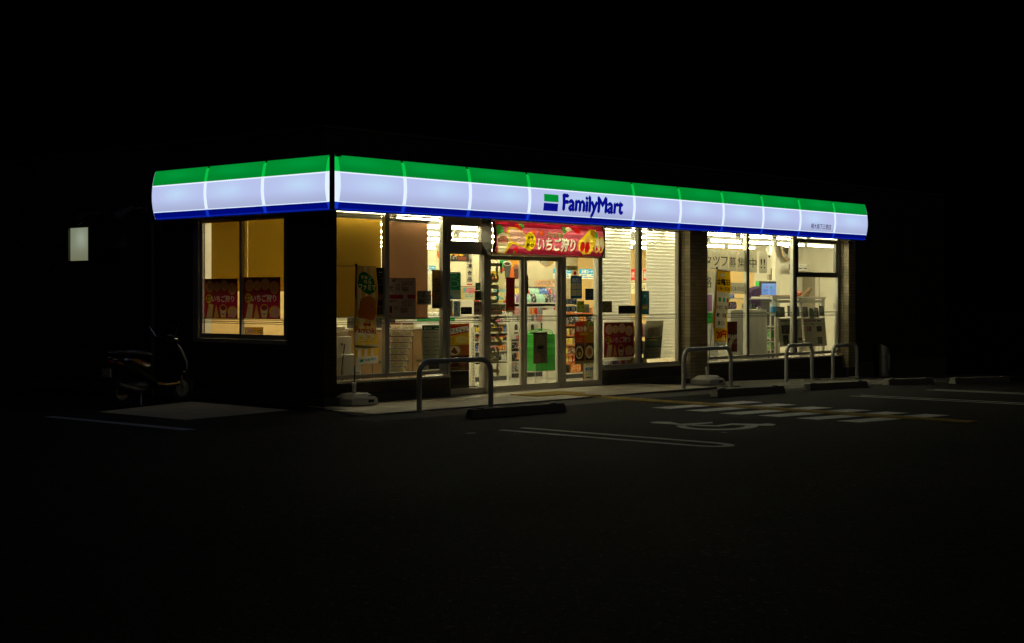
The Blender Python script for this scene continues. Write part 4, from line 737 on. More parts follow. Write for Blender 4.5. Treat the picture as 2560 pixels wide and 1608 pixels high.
simple("cigarette_sign", "red and white hanging panels behind the gap between striped blinds", "sign", (1566, 672, 1622, 701.5), (240, 225, 190), lambda c: [c.rect(a, .03, b, .97, (215, 40, 25)) for a, b in ((.2, .38), (.44, .58), (.60, .66), (.74, .95))], [("合", .22, .25, .36, .75, ink_white, .03), ("値", .76, .2, .93, .8, ink_white, .03)], y=6.5, m=board_m)
simple("price_board", "white price panels below the red hanging panels", "sign", (1560, 702, 1625, 735), (235, 222, 180), lambda c: (c.rect(0, .08, 1, .14, (70, 60, 40)), c.lines(.1, .3, .9, .7, 3, (60, 55, 40), .5), c.rect(.55, .1, .58, 1, (80, 70, 50))), y=6.4, m=board_m)
simple("pop_board", "pink and pale blue sale board left of the doors", "sign", (1152, 716, 1196, 750), (225, 215, 175), lambda c: (c.rect(0, 0, 1, .06, (120, 40, 30)), c.rect(.1, .1, .6, .45, (130, 190, 205)), c.ell(.6, .32, .35, .2, (220, 110, 120)), c.speck(.3, .2, .9, .45, [(235, 200, 190)], .3), c.lines(.25, .6, .9, .85, 2, (80, 170, 190)), c.speck(0, .2, .15, 1, [(220, 190, 80)], .7)), y=2.5, m=board_m)
simple("pop_board", "yellow, red and mint display boards behind the left door lettering", "sign", (1222, 678, 1262, 752), (238, 225, 170), lambda c: (c.rect(0, 0, .55, .28, (240, 190, 40)), c.rect(0, .22, .5, .38, (225, 80, 30)), c.speck(0, .5, 1, .62, [(230, 120, 130), (120, 190, 200), (240, 210, 90)], .8), c.rect(0, .72, .35, .86, (230, 120, 50)), c.poly([(.4, .98), (.4, .75), (1, .95)], (130, 200, 195)), c.rect(.3, .62, 1, .7, (120, 190, 200))), y=2.8, m=board_m)
simple("notice", "orange-framed white stand card at the foot of the right fixed pane", "notice", (1457, 908, 1484, 951), (232, 224, 200), lambda c: (c.rect(0, 0, .09, 1, (225, 90, 30)), c.rect(0, .96, 1, 1, (225, 90, 30)), c.rect(.25, .26, 1, .42, (30, 110, 170)), c.lines(.3, .05, .9, .12, 1, (70, 150, 90)), c.lines(.3, .5, .95, .58, 1, (60, 60, 60)), c.lines(.3, .64, .95, .74, 1, (60, 140, 80)), c.lines(.25, .8, .95, .92, 1, (60, 60, 60))), [("もどっ", .4, .28, .95, .4, ink_white, .04)], y=.95, m=board_m)
simple("wall_plate", "white plate with blue writing beside the convex mirror", "sign", (1972, 660, 2022, 677), (236, 232, 222), lambda c: (c.rect(0, .05, .32, .95, (70, 50, 130)), c.rect(.05, .2, .3, .7, (215, 40, 60)), c.ell(.22, .45, .1, .25, (240, 236, 225)), c.lines(.5, .2, .75, .45, 1, (60, 70, 130)), c.lines(.5, .55, .92, .85, 1, (60, 70, 130))), y=3.9, m=board_m)
c = Canvas(44, 22, (225, 190, 105)); c.ell(.55, .4, .42, .4, (240, 205, 40)); c.lines(.05, .55, .95, .98, 3, (200, 190, 160)); c.ell(.3, .35, .18, .22, (190, 170, 200)); c.lines(.5, .3, .95, .7, 2, K)
q = [S(u, v, .75) for u, v in ((612, 818), (658, 818), (658, 842), (612, 842))]
tag(sheet("speech_card", c, lambda s, t: tuple((q[0] * (1 - s) + q[1] * s) * (1 - t) + (q[3] * (1 - s) + q[2] * s) * t), board_m), "yellow speech-bubble card low in the side window", "notice")

# banner above the doors
bn = thing("door_banner", "pink strawberry season banner stretched above the sliding doors", "banner", (5.3, .5, 2.6))
BX0, BX1, BZ0, BZ1, BY = F(1229, 600, .45).x, F(1508, 600, .45).x, 2.315, 2.842, .45
c = Canvas(420, 130, (216, 100, 122)); c.rect(0, 0, 1, .16, (150, 24, 48)); c.rect(0, .86, 1, 1, (150, 34, 62)); c.rect(0, 0, .025, 1, (20, 10, 12)); c.rect(.985, 0, 1, 1, (25, 15, 15))
c.ell(.055, .3, .03, .2, LEAF); c.ell(.24, .12, .03, .09, LEAF); c.ell(.62, .18, .02, .12, LEAF); c.ell(.66, .15, .03, .07, CREAM_); c.ell(.21, .2, .03, .14, BERRY); c.ell(.34, .3, .02, .1, (225, 90, 50)); c.ell(.41, .32, .02, .11, (225, 90, 50)); c.ell(.74, .18, .03, .1, BERRY)
c.poly([(.1, .4), (.13, .17), (.2, .17), (.29, .45), (.27, .82), (.16, .7), (.12, .95), (.04, .98)], YEL); c.poly([(.12, .4), (.14, .22), (.2, .22), (.27, .45), (.26, .76), (.16, .62)], (235, 190, 175)); c.speck(.13, .25, .25, .65, [(225, 150, 140), CREAM_, (215, 120, 110)], .6)
c.poly([(.025, .55), (.13, .55), (.11, 1), (.045, 1)], YEL); c.ell(.078, .58, .052, .22, CREAM_); c.ell(.078, .6, .045, .14, (190, 110, 80)); c.speck(.04, .5, .115, .7, [BERRY, (240, 200, 180)], .5); c.poly([(.035, .68), (.122, .68), (.105, .98), (.055, .98)], CREAM_)
c.ell(.31, .6, .047, .3, (246, 214, 30)); c.ell(.195, .9, .02, .12, BERRY); c.ell(.185, .97, .01, .05, LEAF)
c.poly([(.74, .55), (.86, .12), (.92, .12), (.9, .6), (.87, .93), (.8, .96), (.75, .8)], YEL); c.poly([(.76, .55), (.86, .3), (.89, .5), (.86, .88), (.8, .9), (.765, .78)], (240, 200, 90)); c.poly([(.86, .28), (.87, .14), (.91, .14), (.9, .4)], (150, 110, 30)); c.ell(.785, .7, .02, .16, BERRY); c.ell(.83, .72, .022, .19, (190, 20, 25))
for x in (.925, .965): c.ell(x, .62, .028, .27, YEL); c.ell(x, .62, .022, .22, CREAM_); c.poly([(x - .012, .85), (x - .008, .62), (x + .012, .8)], BERRY)
c.ell(.915, .3, .015, .12, LEAF)
def bat(s, t, d=0.): return (BX0 + (BX1 - BX0) * s, BY - .05 * math.sin(math.pi * min(1, max(0, t))) - d, BZ1 + (BZ0 - BZ1) * t)
for body, a, b, cc, e, im, bold in [("いちご狩り", .385, .49, .725, .93, ink_red, .05), ("いちご狩り", .378, .46, .715, .87, ink_white, .045), ("ファミマの", .46, .28, .6, .46, ink_green, .045), ("新作", .285, .42, .335, .56, ink_black, .03), ("続々!", .28, .63, .342, .8, ink_black, .03)]:
    c.text(body, a, b, cc, e, im, bold)
obf = sheet("print", c, bat, banner_m, bn)
obj("banner_box", MB().box(BX0 - .03, BY + .03, BZ0 - .03, BX1 + .03, .64, BZ0 - .002).box(BX0 - .03, BY + .03, BZ1 + .004, BX1 + .03, .64, BZ1 + .03), alu, bn)
obj("end_plate", MB().box(BX0 - .035, BY - .02, BZ0 - .03, BX0 - .012, .64, BZ1 + .03), alu_dark, bn); obj("end_plate", MB().box(BX1 + .012, BY - .02, BZ0 - .03, BX1 + .035, .64, BZ1 + .03), alu_dark, bn)
obj("hanging_rail", MB().box(5.9, .40, 2.862, 6.98, .425, 2.885), alu_dark, bn)

# ------------------------------------------------------------------ street furniture
def barrier(label, a, b, h, r=.038):
    (x0, y0), (x1, y1) = a, b; cx, cy_ = (x0 + x1) / 2, (y0 + y1) / 2; t = thing("bollard_hoop", label, "barrier", (cx, cy_, gz(cx)), "steel hoop barriers along the shop front")
    d = Vector((x1 - x0, y1 - y0, 0)); L = d.length; d.normalize(); p0 = Vector((x0, y0, 0)); q = .19; pts = []
    def P(l, z): return p0 + d * l + Vector((0, 0, gz(x0 + d.x * l) * 0 + gz(cx) + z))
    pts += [P(0, -.05), P(0, .2), P(0, h - q - r)] + [P(q - q * math.cos(w), h - r - q + q * math.sin(w)) for w in [math.pi / 2 * i / 7 for i in range(1, 8)]]
    pts += [P(L - q + q * math.sin(w), h - r - q + q * math.cos(w)) for w in [math.pi / 2 * i / 7 for i in range(0, 8)]] + [P(L, .2), P(L, -.05)]
    obj("hoop", MB().tube(pts, r, 16), steel_pipe, t, smooth=True)
    for l in (0, L):
        p = P(l, 0); obj("foot", MB().box(p.x - .13, p.y - .12, gz(cx) - .06, p.x + .13, p.y + .12, gz(cx) + .012), concrete, t, bev=.008)
    return t
def gp(u, v): p = G(u, v); return (p.x, p.y)
barrier("wide steel hoop barrier nearest the camera in front of the left window", gp(1048, 1031), gp(1227, 1019), .745)
barrier("steel hoop barrier in front of the yellow flag", gp(1709, 976), gp(1827, 967), .75)
barrier("narrow steel hoop barrier in front of the newspaper racks", gp(1966, 955), gp(2030, 951), .77); barrier("narrow steel hoop barrier farthest right by the end pillar", gp(2082, 949), gp(2142, 945.5), .77)
def wheel_stop(label, a, b):
    (x0, y0), (x1, y1) = a, b; cx, cy_ = (x0 + x1) / 2, (y0 + y1) / 2; z = gz(cx); t = thing("wheel_stop", label, "wheel stop", (cx, cy_, z), "concrete wheel stops at the bay ends")
    L = math.hypot(x1 - x0, y1 - y0); an = math.atan2(y1 - y0, x1 - x0)
    def loc(o): o.rotation_euler = (0, -math.atan2(gz(x1) - gz(x0), L), an); o.location = (0, 0, 0); return o
    mb = MB(); hl = L / 2
    vs = [(-hl, 0, -.04), (hl, 0, -.04), (hl, .18, -.04), (-hl, .18, -.04), (-hl + .03, .035, .118), (hl - .03, .035, .118), (hl - .03, .145, .118), (-hl + .03, .145, .118)]
    mb.add(vs, [(0, 3, 2, 1), (4, 5, 6, 7), (0, 1, 5, 4), (1, 2, 6, 5), (2, 3, 7, 6), (3, 0, 4, 7)])
    loc(obj("block", mb, concrete, t, bev=.012))
    for sx in (-hl + .22, hl - .22): loc(obj("anchor_cap", MB().lathe([(.055, .117), (.05, .132), (.02, .137)], 10, (sx, .09, 0)), dgrey, t, smooth=True))
    return t
for lab, a, b in [("long dark wheel stop in front of the entrance pavement, nearest the camera", (1183, 1047), (1428, 1029)), ("wheel stop just right of the hoop barrier with the yellow flag", (1795, 993), (1967, 982)), ("wheel stop in front of the two narrow hoop barriers", (2027, 977), (2174, 968)), ("wheel stop in the dark right of the steel ashtray", (2224, 963.5), (2351, 960.5)), ("farthest wheel stop almost lost in the dark at right", (2390, 959.5), (2530, 955))]:
    p, q = G(*a), G(*b); wheel_stop(lab, (p.x, p.y), (q.x, max(q.y, p.y - .12)))
# stainless ashtray stand
p = G(2210, 944); ash = thing("ashtray_stand", "slim stainless steel ashtray bin standing against the dark wall at right", "ashtray bin", p)
ab = MB(); n = 20; rr = .115
ab.add([(p.x + rr * math.cos(2 * math.pi * j / n), p.y + rr * math.sin(2 * math.pi * j / n), p.z + z + sl * math.cos(2 * math.pi * j / n + .5)) for z, sl in ((0.02, 0), (.60, 0), (.70, -.06)) for j in range(n)], [(i * n + j, i * n + (j + 1) % n, (i + 1) * n + (j + 1) % n, (i + 1) * n + j) for i in range(2) for j in range(n)] + [tuple(range(2 * n, 3 * n)), tuple(range(n))[::-1]])
obj("body", ab, steel, ash, smooth=True); obj("base_ring", MB().lathe([(.125, 0), (.125, .02), (.11, .03)], 20, p), dgrey, ash, smooth=True); obj("door_plate", MB().box(p.x - .02, p.y - .122, p.z + .2, p.x + .055, p.y - .112, p.z + .55), offwhite, ash); obj("notice_plate", MB().box(p.x - .09, p.y + .06, p.z + .72, p.x + .03, p.y + .075, p.z + .90), dgrey, ash)
# banner flags
def flag(label, base, top, corners, art, texts, plastic, side, rz=0.):
    bx, by, bz = base; t = thing("banner_flag", label, "flag", base); mb = MB()
    w, d, h = .26, .22, .17
    mb.add([(bx - w, by - d, bz), (bx + w, by - d, bz), (bx + w, by + d, bz), (bx - w, by + d, bz), (bx - w, by - d, bz + h * .55), (bx + w, by - d, bz + h * .55), (bx + w, by + d, bz + h * .55), (bx - w, by + d, bz + h * .55), (bx - w * .55, by - d * .55, bz + h), (bx + w * .55, by - d * .55, bz + h), (bx + w * .55, by + d * .55, bz + h), (bx - w * .55, by + d * .55, bz + h)],
           [(0, 3, 2, 1), (8, 9, 10, 11)] + [(i, (i + 1) % 4, (i + 1) % 4 + 4, i + 4) for i in range(4)] + [(i + 4, (i + 1) % 4 + 4, (i + 1) % 4 + 8, i + 8) for i in range(4)])
    bo = obj("base_tank", mb, plastic, t, bev=.022, seg=3); bo.rotation_euler[2] = 0
    obj("hand_grip", MB().box(bx + .06, by - d - .004, bz + .035, bx + .17, by - d + .02, bz + .075), black_m, t); obj("hand_grip", MB().box(bx + .10, by - d * .82, bz + h * .60, bx + .2, by - d * .55, bz + h * .80), dgrey, t)
    px, py, pz = pole0 = Vector((bx - .04, by - .02, bz + h)); top = Vector(top)
    obj("socket", MB().lathe([(.032, 0), (.032, .12), (.038, .12), (.038, .15), (.02, .16)], 12, pole0), plastic, t, smooth=True)
    obj("pole", MB().tube([pole0, pole0 * .5 + top * .5 + Vector((.012, 0, 0)), top], .011, 8), dgrey if side == 0 else offwhite, t, smooth=True)
    obj("pole_cap", MB().lathe([(.014, -.01), (.02, .0), (.02, .02), (.008, .03)], 8, top), black_m, t)
    tl, tr_, br_, bl = [Vector(q) for q in corners]
    obj("cross_arm", MB().tube([top - (tr_ - tl) * (1.0 if side == 0 else .5) + Vector((0, 0, -.012)), tr_ + Vector((0, 0, .012))], .005, 6), dgrey, t)
    def at(s, tt, dd=0.):
        b = (tl * (1 - s) + tr_ * s) * (1 - tt) + (bl * (1 - s) + br_ * s) * tt
        wv = .028 * math.sin(s * 4.2 + tt * 5) * (.25 + tt) + .015 * math.sin(tt * 11 + s * 2); return (b.x, b.y + wv - dd, b.z)
    for body, a, b2, cc, e, im, bold, sl in texts: art.text(body, a, b2, cc, e, im, bold, sl)
    sheet("cloth", art, at, flag_m, t)
    return t
c = Canvas(84, 360, (226, 214, 196)); c.stripes(.0, 0, 1, .5, 7, (232, 190, 60)); c.ell(.5, .16, .36, .09, (0, 128, 40)); c.ell(.42, .11, .26, .06, (0, 128, 40)); c.ell(.6, .21, .3, .07, (0, 128, 40)); c.poly([(.5, .25), (.72, .25), (.58, .30)], (0, 128, 40))
c.ell(.55, .4, .36, .1, (190, 120, 40)); c.ell(.55, .47, .42, .1, (180, 108, 36)); c.speck(.2, .32, .95, .56, [(160, 90, 30), (205, 140, 60), (90, 50, 20)], .35)
c.poly([(.0, .51), (1, .565), (1, .86), (0, .80)], (222, 214, 190)); c.stripes(.12, .55, 1, .8, 6, (235, 205, 70)); c.poly([(0, .64), (1, .68), (1, .76), (0, .74)], (226, 220, 200)); c.stripes(.2, .70, 1, .8, 5, (232, 200, 70)); c.poly([(.38, .57), (.52, .585), (.72, .58), (.72, .62), (.52, .60), (.38, .61)], (205, 60, 40)); c.poly([(0, .79), (1, .83), (1, .86), (0, .82)], (120, 105, 60)); c.rect(0, .84, 1, .92, (226, 208, 196)); c.stripes(.0, .84, 1, .92, 7, (232, 180, 40)); c.rect(0, .92, 1, 1, (224, 218, 204)); c.rect(.24, .945, .42, .957, (10, 150, 60)); c.rect(.24, .957, .42, .972, (20, 110, 180)); c.rect(0, 0, .06, 1, (190, 160, 110)); c.lines(.25, .72, .85, .78, 3, (200, 150, 60), .5)
fl = .25
flag("yellow and white fried chicken flag on a white weighted base, left of the entrance", (.72, .33, .008), F(890.4, 664, fl), [F(891.5, 667, fl), F(940.5, 668, fl), F(947.5, 908, fl), F(879.5, 914, fl)], c,
     [("チキン", .3, .085, .75, .125, ink_white, .04, .01), ("なら", .42, .13, .72, .165, ink_white, .04, .01), ("ファミマ", .2, .175, .88, .235, ink_white, .04, .012), ("Famichiki", .08, .605, .95, .665, ink_red, .035, .03), ("FamilyMart", .48, .942, .93, .978, ink_blue, .03, -.005)], white_m, 0)
c = Canvas(70, 320, (226, 176, 20)); c.rect(.35, .045, .65, .085, (200, 190, 160)); c.rect(.12, .285, .92, .76, (214, 206, 186)); c.rect(0, 0, .12, 1, (190, 130, 20)); c.lines(.25, .315, .8, .33, 1, (150, 140, 110), .5)
for x, k in ((.28, (60, 160, 110)), (.55, (60, 160, 110)), (.82, (150, 80, 30))): c.ell(x, .385, .085, .032, k)
c.lines(.2, .52, .8, .535, 1, (160, 150, 120), .4); c.rect(0, .76, 1, .93, (228, 178, 20)); c.rect(.05, .935, 1, 1, (222, 214, 200)); c.rect(.3, .955, .48, .965, (10, 150, 60)); c.rect(.3, .965, .48, .975, (20, 110, 180)); c.rect(0, 0, 1, .012, (120, 60, 20))
fr_ = -.12
flag("yellow discount flag reading 20円 on a white weighted base by the tiled pillar", (9.36, -.02, gz(9.3)), F(1792.3, 671.5, fr_), [F(1793, 674, fr_), F(1826.5, 679, fr_), F(1817.5, 868, fr_), F(1779.5, 866, fr_)], c,
     [("金曜日", .12, .11, .92, .19, ink_black, .04, .0), ("11/6~2/28", .12, .215, .92, .262, ink_black, .03, .0), ("たまご・牛乳", .12, .46, .95, .51, ink_black, .03, .0), ("鰹・豆腐", .17, .56, .9, .615, ink_black, .03, .0), ("食パン", .25, .66, .8, .72, ink_black, .03, .0), ("20円", .17, .795, .94, .9, ink_red, .06, -.01), ("引き", .62, .87, .9, .92, ink_white, .03, .0), ("FamilyMart", .5, .953, .93, .98, ink_green, .0, .0)], white_m, 1)

# ------------------------------------------------------------------ shop goods
CN = {"red": (.55, .03, .03), "orange": (.75, .25, .03), "yellow": (.80, .58, .05), "green": (.08, .40, .08), "blue": (.03, .14, .50), "white": (.75, .73, .68), "brown": (.20, .09, .04), "black": (.03, .03, .03), "pink": (.75, .28, .35), "purple": (.22, .08, .36), "mint": (.35, .68, .55), "silver": (.24, .24, .26)}
def proto(name, mb, mats, smooth=True, bev=0.0): return (name, make_mesh(name, mb, mats, smooth, bev))
bott = proto("bottle", MB().lathe([(.030, 0), (.032, .01), (.032, .085), (.026, .10), (.012, .118), (.012, .126)], 10).lathe([(.014, .127), (.014, .142)], 8, m=1).lathe([(.0325, .025), (.0325, .07)], 10, m=2), [pk_clear, white_m, pk])
jar = proto("jar", MB().lathe([(.03, 0), (.034, .008), (.034, .07), (.03, .078)], 10).lathe([(.033, .079), (.033, .096)], 10, m=1), [pk_clear, mat("red_cap", (.45, .04, .03), .4)])
def bag():
    b = MB(); n = 6; vs = []
    for j, (z, w, d) in enumerate([(0, .055, .006), (.03, .058, .028), (.09, .058, .030), (.14, .056, .012), (.155, .054, .003)]):
        for i in range(8):
            t = 2 * math.pi * i / 8; vs.append((w * max(-1, min(1, math.cos(t) * 1.25)), d * math.sin(t), z))
    return b.add(vs, [(j * 8 + i, j * 8 + (i + 1) % 8, (j + 1) * 8 + (i + 1) % 8, (j + 1) * 8 + i) for j in range(4) for i in range(8)] + [tuple(range(8))[::-1], tuple(range(32, 40))])
packet = proto("snack_packet", bag(), pk_clear)
boxp = proto("carton", MB().box(-.045, -.03, 0, .045, .03, .13), pk, False, .004)
hang = proto("hanging_pack", MB().box(-.045, -.008, -.16, .045, .008, -.03).box(-.047, -.002, -.03, .047, .002, 0, 1), [pk_clear, white_m], False)
cup = proto("instant_cup", MB().lathe([(.038, 0), (.048, .095), (.05, .097), (.05, .102)], 12), pk)
mag = proto("magazine", MB().box(-.10, -.006, 0, .10, .006, .28), pk, False, .002)
onig = proto("wrapped_bread", MB().lathe([(.045, 0), (.06, .02), (.055, .05), (.02, .065)], 10), pk_clear)
USED = set()
def put(pr, loc, color, label, cat, group, rz=0., rx=0., s=1.):
    o = bpy.data.objects.new(pr[0], pr[1]) if pr[0] not in USED else PROTO[pr[0]].copy()
    if pr[0] not in USED: USED.add(pr[0]); PROTO[pr[0]] = o
    COL.objects.link(o); o.location = loc; o.rotation_euler = (rx, 0, rz); o.scale = (s, s, s); o.color = (*CN[color], 1); tag(o, label, cat, group); return o
PROTO = {}
ORD = ["top", "second", "third", "fourth", "fifth", "sixth", "seventh", "bottom"]
def row(pr, kind, where, x0, x1, y, z, step, cols, runs=(2, 4), rx=0., jit=.1, s=1.):
    x = x0 + step / 2; k = 0; col = random.choice(cols)
    while x < x1 - step / 2 + .001:
        if k <= 0: col = random.choice([c for c in cols if c != col] or cols); k = random.randint(*runs)
        put(pr, (x, y + random.uniform(-.008, .008), z), col, f"{col} {kind} {where}", kind.split()[-1], f"{kind}s {where}", random.uniform(-jit, jit), rx, s); x += step * random.uniform(.96, 1.06); k -= 1
def rack(label, u0, u1, y, depth, zs, ztop, base, m=offwhite, back=mat("grey_back_panel", (.40, .39, .35), .6), vm=800, rail=offwhite):
    x0, x1 = F(u0, vm, y).x, F(u1, vm, y).x; t = thing("shelf_rack", label, "shelf", ((x0 + x1) / 2, y + depth / 2, .015))
    obj("back_panel", MB().box(x0, y + depth - .03, .02, x1, y + depth, ztop), back, t)
    for a in (x0 - .016, x1): obj("upright", MB().box(a, y + .02, .02, a + .016, y + depth, ztop), m, t)
    for z in zs:
        sh = obj("shelf", MB().box(x0 + .001, y + .012, z - .018, x1 - .001, y + depth - .031, z - .002), m, t); obj("price_rail", MB().box(x0 + .001, y - .004, z - .022, x1 - .001, y + .011, z + .003), rail, sh)
    obj("base_cabinet", MB().box(x0, y - .03, .10, x1, y + depth - .031, base), m, t, bev=.006); obj("kick_plate", MB().box(x0 + .01, y, .016, x1 - .01, y + depth - .04, .099), dgrey, t)
    return x0, x1
# drinks and sauces rack seen through the left sliding door
Y1 = 2.9; zs = [F(1235, v, Y1).z for v in (758, 788, 808.5, 831, 853, 877, 902)]
x0, x1 = rack("white rack crowded with bottles and jars behind the left sliding door", 1187, 1274, Y1, .5, zs, F(1235, 752, Y1).z + .25, F(1235, 905, Y1).z - .03)
spec = [(packet, "snack packet", ["yellow", "mint", "pink", "red"], .085, .75), (jar, "sauce jar", ["yellow", "red", "white", "brown"], .07, .95), (bott, "sauce bottle", ["yellow", "white", "red", "green", "pink"], .066, .9), (bott, "juice bottle", ["yellow", "orange", "mint", "blue"], .07, .95), (jar, "pickle jar", ["brown", "orange", "black", "yellow"], .068, .95), (bott, "sauce bottle", ["red", "orange", "pink", "white", "blue"], .066, .92), (bott, "soy sauce bottle", ["black", "brown", "white"], .07, .95)]
for i, (z, (pr, kd, cols, st, s)) in enumerate(zip(zs, spec)): row(pr, kd, f"on the {ORD[i]} shelf of the bottle rack", x0, x1, Y1 + .06, z, st, cols, s=s)
for i in range(3): row(bott, "tea bottle", f"in the back of bottle rack, shelf {ORD[i * 2 + 1]}", x0, x1, Y1 + .2, zs[i * 2 + 1], .08, ["green", "white", "brown"]) if i == 9 else None
obj_post = thing("display_pole", "slim cream pole beside the bottle rack", "pole", (F(1272, 800, 2.7).x, 2.7, .015)); p = obj_post.location.copy()
obj("pole", MB().tube([(p.x - .03, p.y, .02), (p.x - .03, p.y, 1.0), (p.x - .06, p.y, 1.45)], .018, 8), cream, obj_post)
# peg wall of hanging goods behind the right sliding door
Y2 = 3.3; zt = F(1330, 757, Y2).z
x0, x1 = rack("grey rack of packets and hanging goods behind the right sliding door", 1281, 1409, Y2, .5, [zt], F(1330, 716, Y2).z, F(1330, 928, Y2).z, offwhite, mat("grey_pegboard", (.15, .145, .13), .6))
row(packet, "fast food packet", "standing on the upper shelf of the peg rack", x0, x1, Y2 + .08, zt, .075, ["silver", "white", "black", "purple", "mint"], rx=-.25, s=1.15, jit=.25)
row(packet, "fast food packet", "leaning at the back of the peg rack upper shelf", x0, x1, Y2 + .30, zt + .12, .095, ["orange", "red", "yellow", "blue", "mint", "white"], rx=-.2, s=1.1, jit=.2)
for i, v in enumerate((766, 784, 804, 828, 852, 878, 903)):
    row(hang, "hanging pack", f"on the {ORD[i]} hook line of the peg rack", x0, x1, Y2 + .10 + .02 * i, F(1330, v, Y2).z, .084, ["silver", "white", "white", "black", "red", "silver", "brown", "orange", "pink"], runs=(1, 2), s=1.0)
row(packet, "wet wipe packet", "on the base of the peg rack", x0, x1, Y2 + .04, F(1330, 928, Y2).z, .12, ["white", "silver", "blue"])
simple("pop_board", "row of small product pictures above the packets behind the right door", "sign", (1337, 701, 1388, 716), (222, 165, 110), lambda c: c.speck(0, .1, 1, .75, [(120, 130, 140), (230, 220, 205), (110, 70, 50), (70, 90, 120)], .7), y=3.75, m=board_m)
for i, (u, lab) in enumerate(((1290, "left"), (1331, "right"))):
    a, b = F(u - 15, 805, 3.1), F(u + 15, 838, 3.1); t = thing("letter_rack", f"cream box with a dark arch and slot, {lab} one behind the right door", "box", ((a.x + b.x) / 2, 3.1, b.z)); obj("body", MB().box(a.x, 3.1, b.z, b.x, 3.25, a.z), offwhite, t, bev=.01)
    cx = (a.x + b.x) / 2; ar = [(cx - .045, 3.096, a.z - .16)] + [(cx - .045 * math.cos(w), 3.096, a.z - .09 + .045 * math.sin(w)) for w in [math.pi * k / 8 for k in range(9)]] + [(cx + .045, 3.096, a.z - .16)]
    obj("arch_opening", MB().prism(ar[::-1], (0, .003, 0)), black_m, t); obj("slot", MB().box(cx - .06, 3.094, b.z + .03, cx + .06, 3.099, b.z + .06), black_m, t)
# snack rack behind the right fixed pane
Y3 = 2.3; zs = [F(1440, v, Y3).z for v in (783, 812, 838, 862, 886, 908)]
x0, x1 = rack("orange-edged snack rack behind the right fixed pane", 1402, 1492, Y3, .45, zs, F(1440, 775, Y3).z, F(1440, 932, Y3).z, offwhite, rail=mat("orange_rail", (.62, .18, .04), .5))
for i, z in enumerate(zs):
    pr, kd, cols, st = [(cup, "instant cup", ["white", "red", "orange"], .115), (packet, "chocolate packet", ["black", "orange", "silver"], .12), (boxp, "biscuit carton", ["black", "red", "brown", "yellow"], .1), (boxp, "candy carton", ["brown", "yellow", "orange"], .095), (packet, "cracker packet", ["orange", "black", "brown", "yellow"], .12), (packet, "crisp packet", ["red", "orange", "yellow"], .13)][i]
    row(pr, kd, f"on the {ORD[i]} shelf of the orange rack", x0, x1, Y3 + .05, z, st, cols, runs=(1, 2))
row(packet, "large snack packet", "on the floor base of the orange rack", F(1428, 800, Y3).x, F(1462, 800, Y3).x, Y3 + .02, F(1440, 932, Y3).z, .15, ["red", "orange", "yellow"], s=1.25)
# chilled counter behind the left fixed pane and the second front pane
Y4 = 4.6; ct = thing("chilled_counter", "low white chilled counter with green edge left of the entrance", "counter", (F(1125, 800, Y4).x, Y4, .015))
xa_, xb_ = F(1040, 800, Y4).x, F(1187, 800, Y4).x; zt = F(1120, 790, Y4).z
obj("cabinet", MB().box(xa_, Y4, .02, xb_, Y4 + .9, zt), white_m, ct, bev=.02); obj("green_edge", MB().box(xa_, Y4 - .012, zt - .10, xb_, Y4 - .001, zt - .04), green_d, ct); obj("top_shelf", MB().box(xa_, Y4 + .5, zt + .28, xb_, Y4 + .9, zt + .31), offwhite, ct)
for a in (xa_ + .02, (xa_ + xb_) / 2, xb_ - .06): obj("post", MB().box(a, Y4 + .55, zt + .001, a + .04, Y4 + .6, zt + .279), offwhite, ct)
row(onig, "wrapped bread", "on the chilled counter left of the entrance", xa_, xb_, Y4 + .15, zt, .15, ["yellow", "orange", "white", "brown"], s=1.2); row(packet, "bread packet", "on the raised shelf of the chilled counter", xa_, xb_, Y4 + .6, zt + .31, .14, ["yellow", "orange", "red", "white"])
hx = F(1181, 800, 1.7).x; up = thing("slotted_upright", "tall cream slotted upright left of the left sliding door", "post", (hx, 1.7, .015)); obj("upright", MB().box(hx - .05, 1.68, .02, hx + .05, 1.76, F(1181, 818, 1.7).z), cream, up); obj("foot", MB().box(hx - .07, 1.64, .016, hx + .07, 1.80, .05), dgrey, up)
for i in range(16): o = obj("slot", MB().box(hx - .006, 1.677, .12 + .055 * i, hx + .006, 1.6795, .145 + .055 * i), dgrey, up)
# copier and wooden counter behind the leftmost panes
cp = thing("copier", "white office copier standing behind the leftmost window pane", "copier", (1.05, 1.2, .015)); ya = 1.12
a, b = F(838, 842, ya), F(879, 892, ya)
obj("body", MB().box(a.x - .3, ya, b.z - .02, b.x, ya + .55, a.z), white_m, cp, bev=.012); b2 = F(897, 885, ya); obj("lower_body", MB().box(F(852, 885, ya).x, ya - .06, .02, b2.x, ya + .5, b2.z), white_m, cp, bev=.012)
a3, b3 = F(838, 828, ya), F(876, 841, ya); obj("paper_feeder", MB().box(a3.x - .3, ya + .02, b3.z + .002, b3.x - .02, ya + .45, a3.z), offwhite, cp, bev=.01); obj("lid", MB().box(a3.x - .3, ya + .03, a3.z + .002, b3.x - .08, ya + .4, a3.z + .07), white_m, cp, bev=.012)
for i in range(5): obj("vent_slot", MB().box(b2.x - .16, ya - .063, .42 - .03 * i, b2.x - .04, ya - .0605, .428 - .03 * i), dgrey, cp); obj("vent_slot", MB().box(b2.x - .16, ya - .063, .22 - .03 * i, b2.x - .04, ya - .0605, .228 - .03 * i), dgrey, cp)
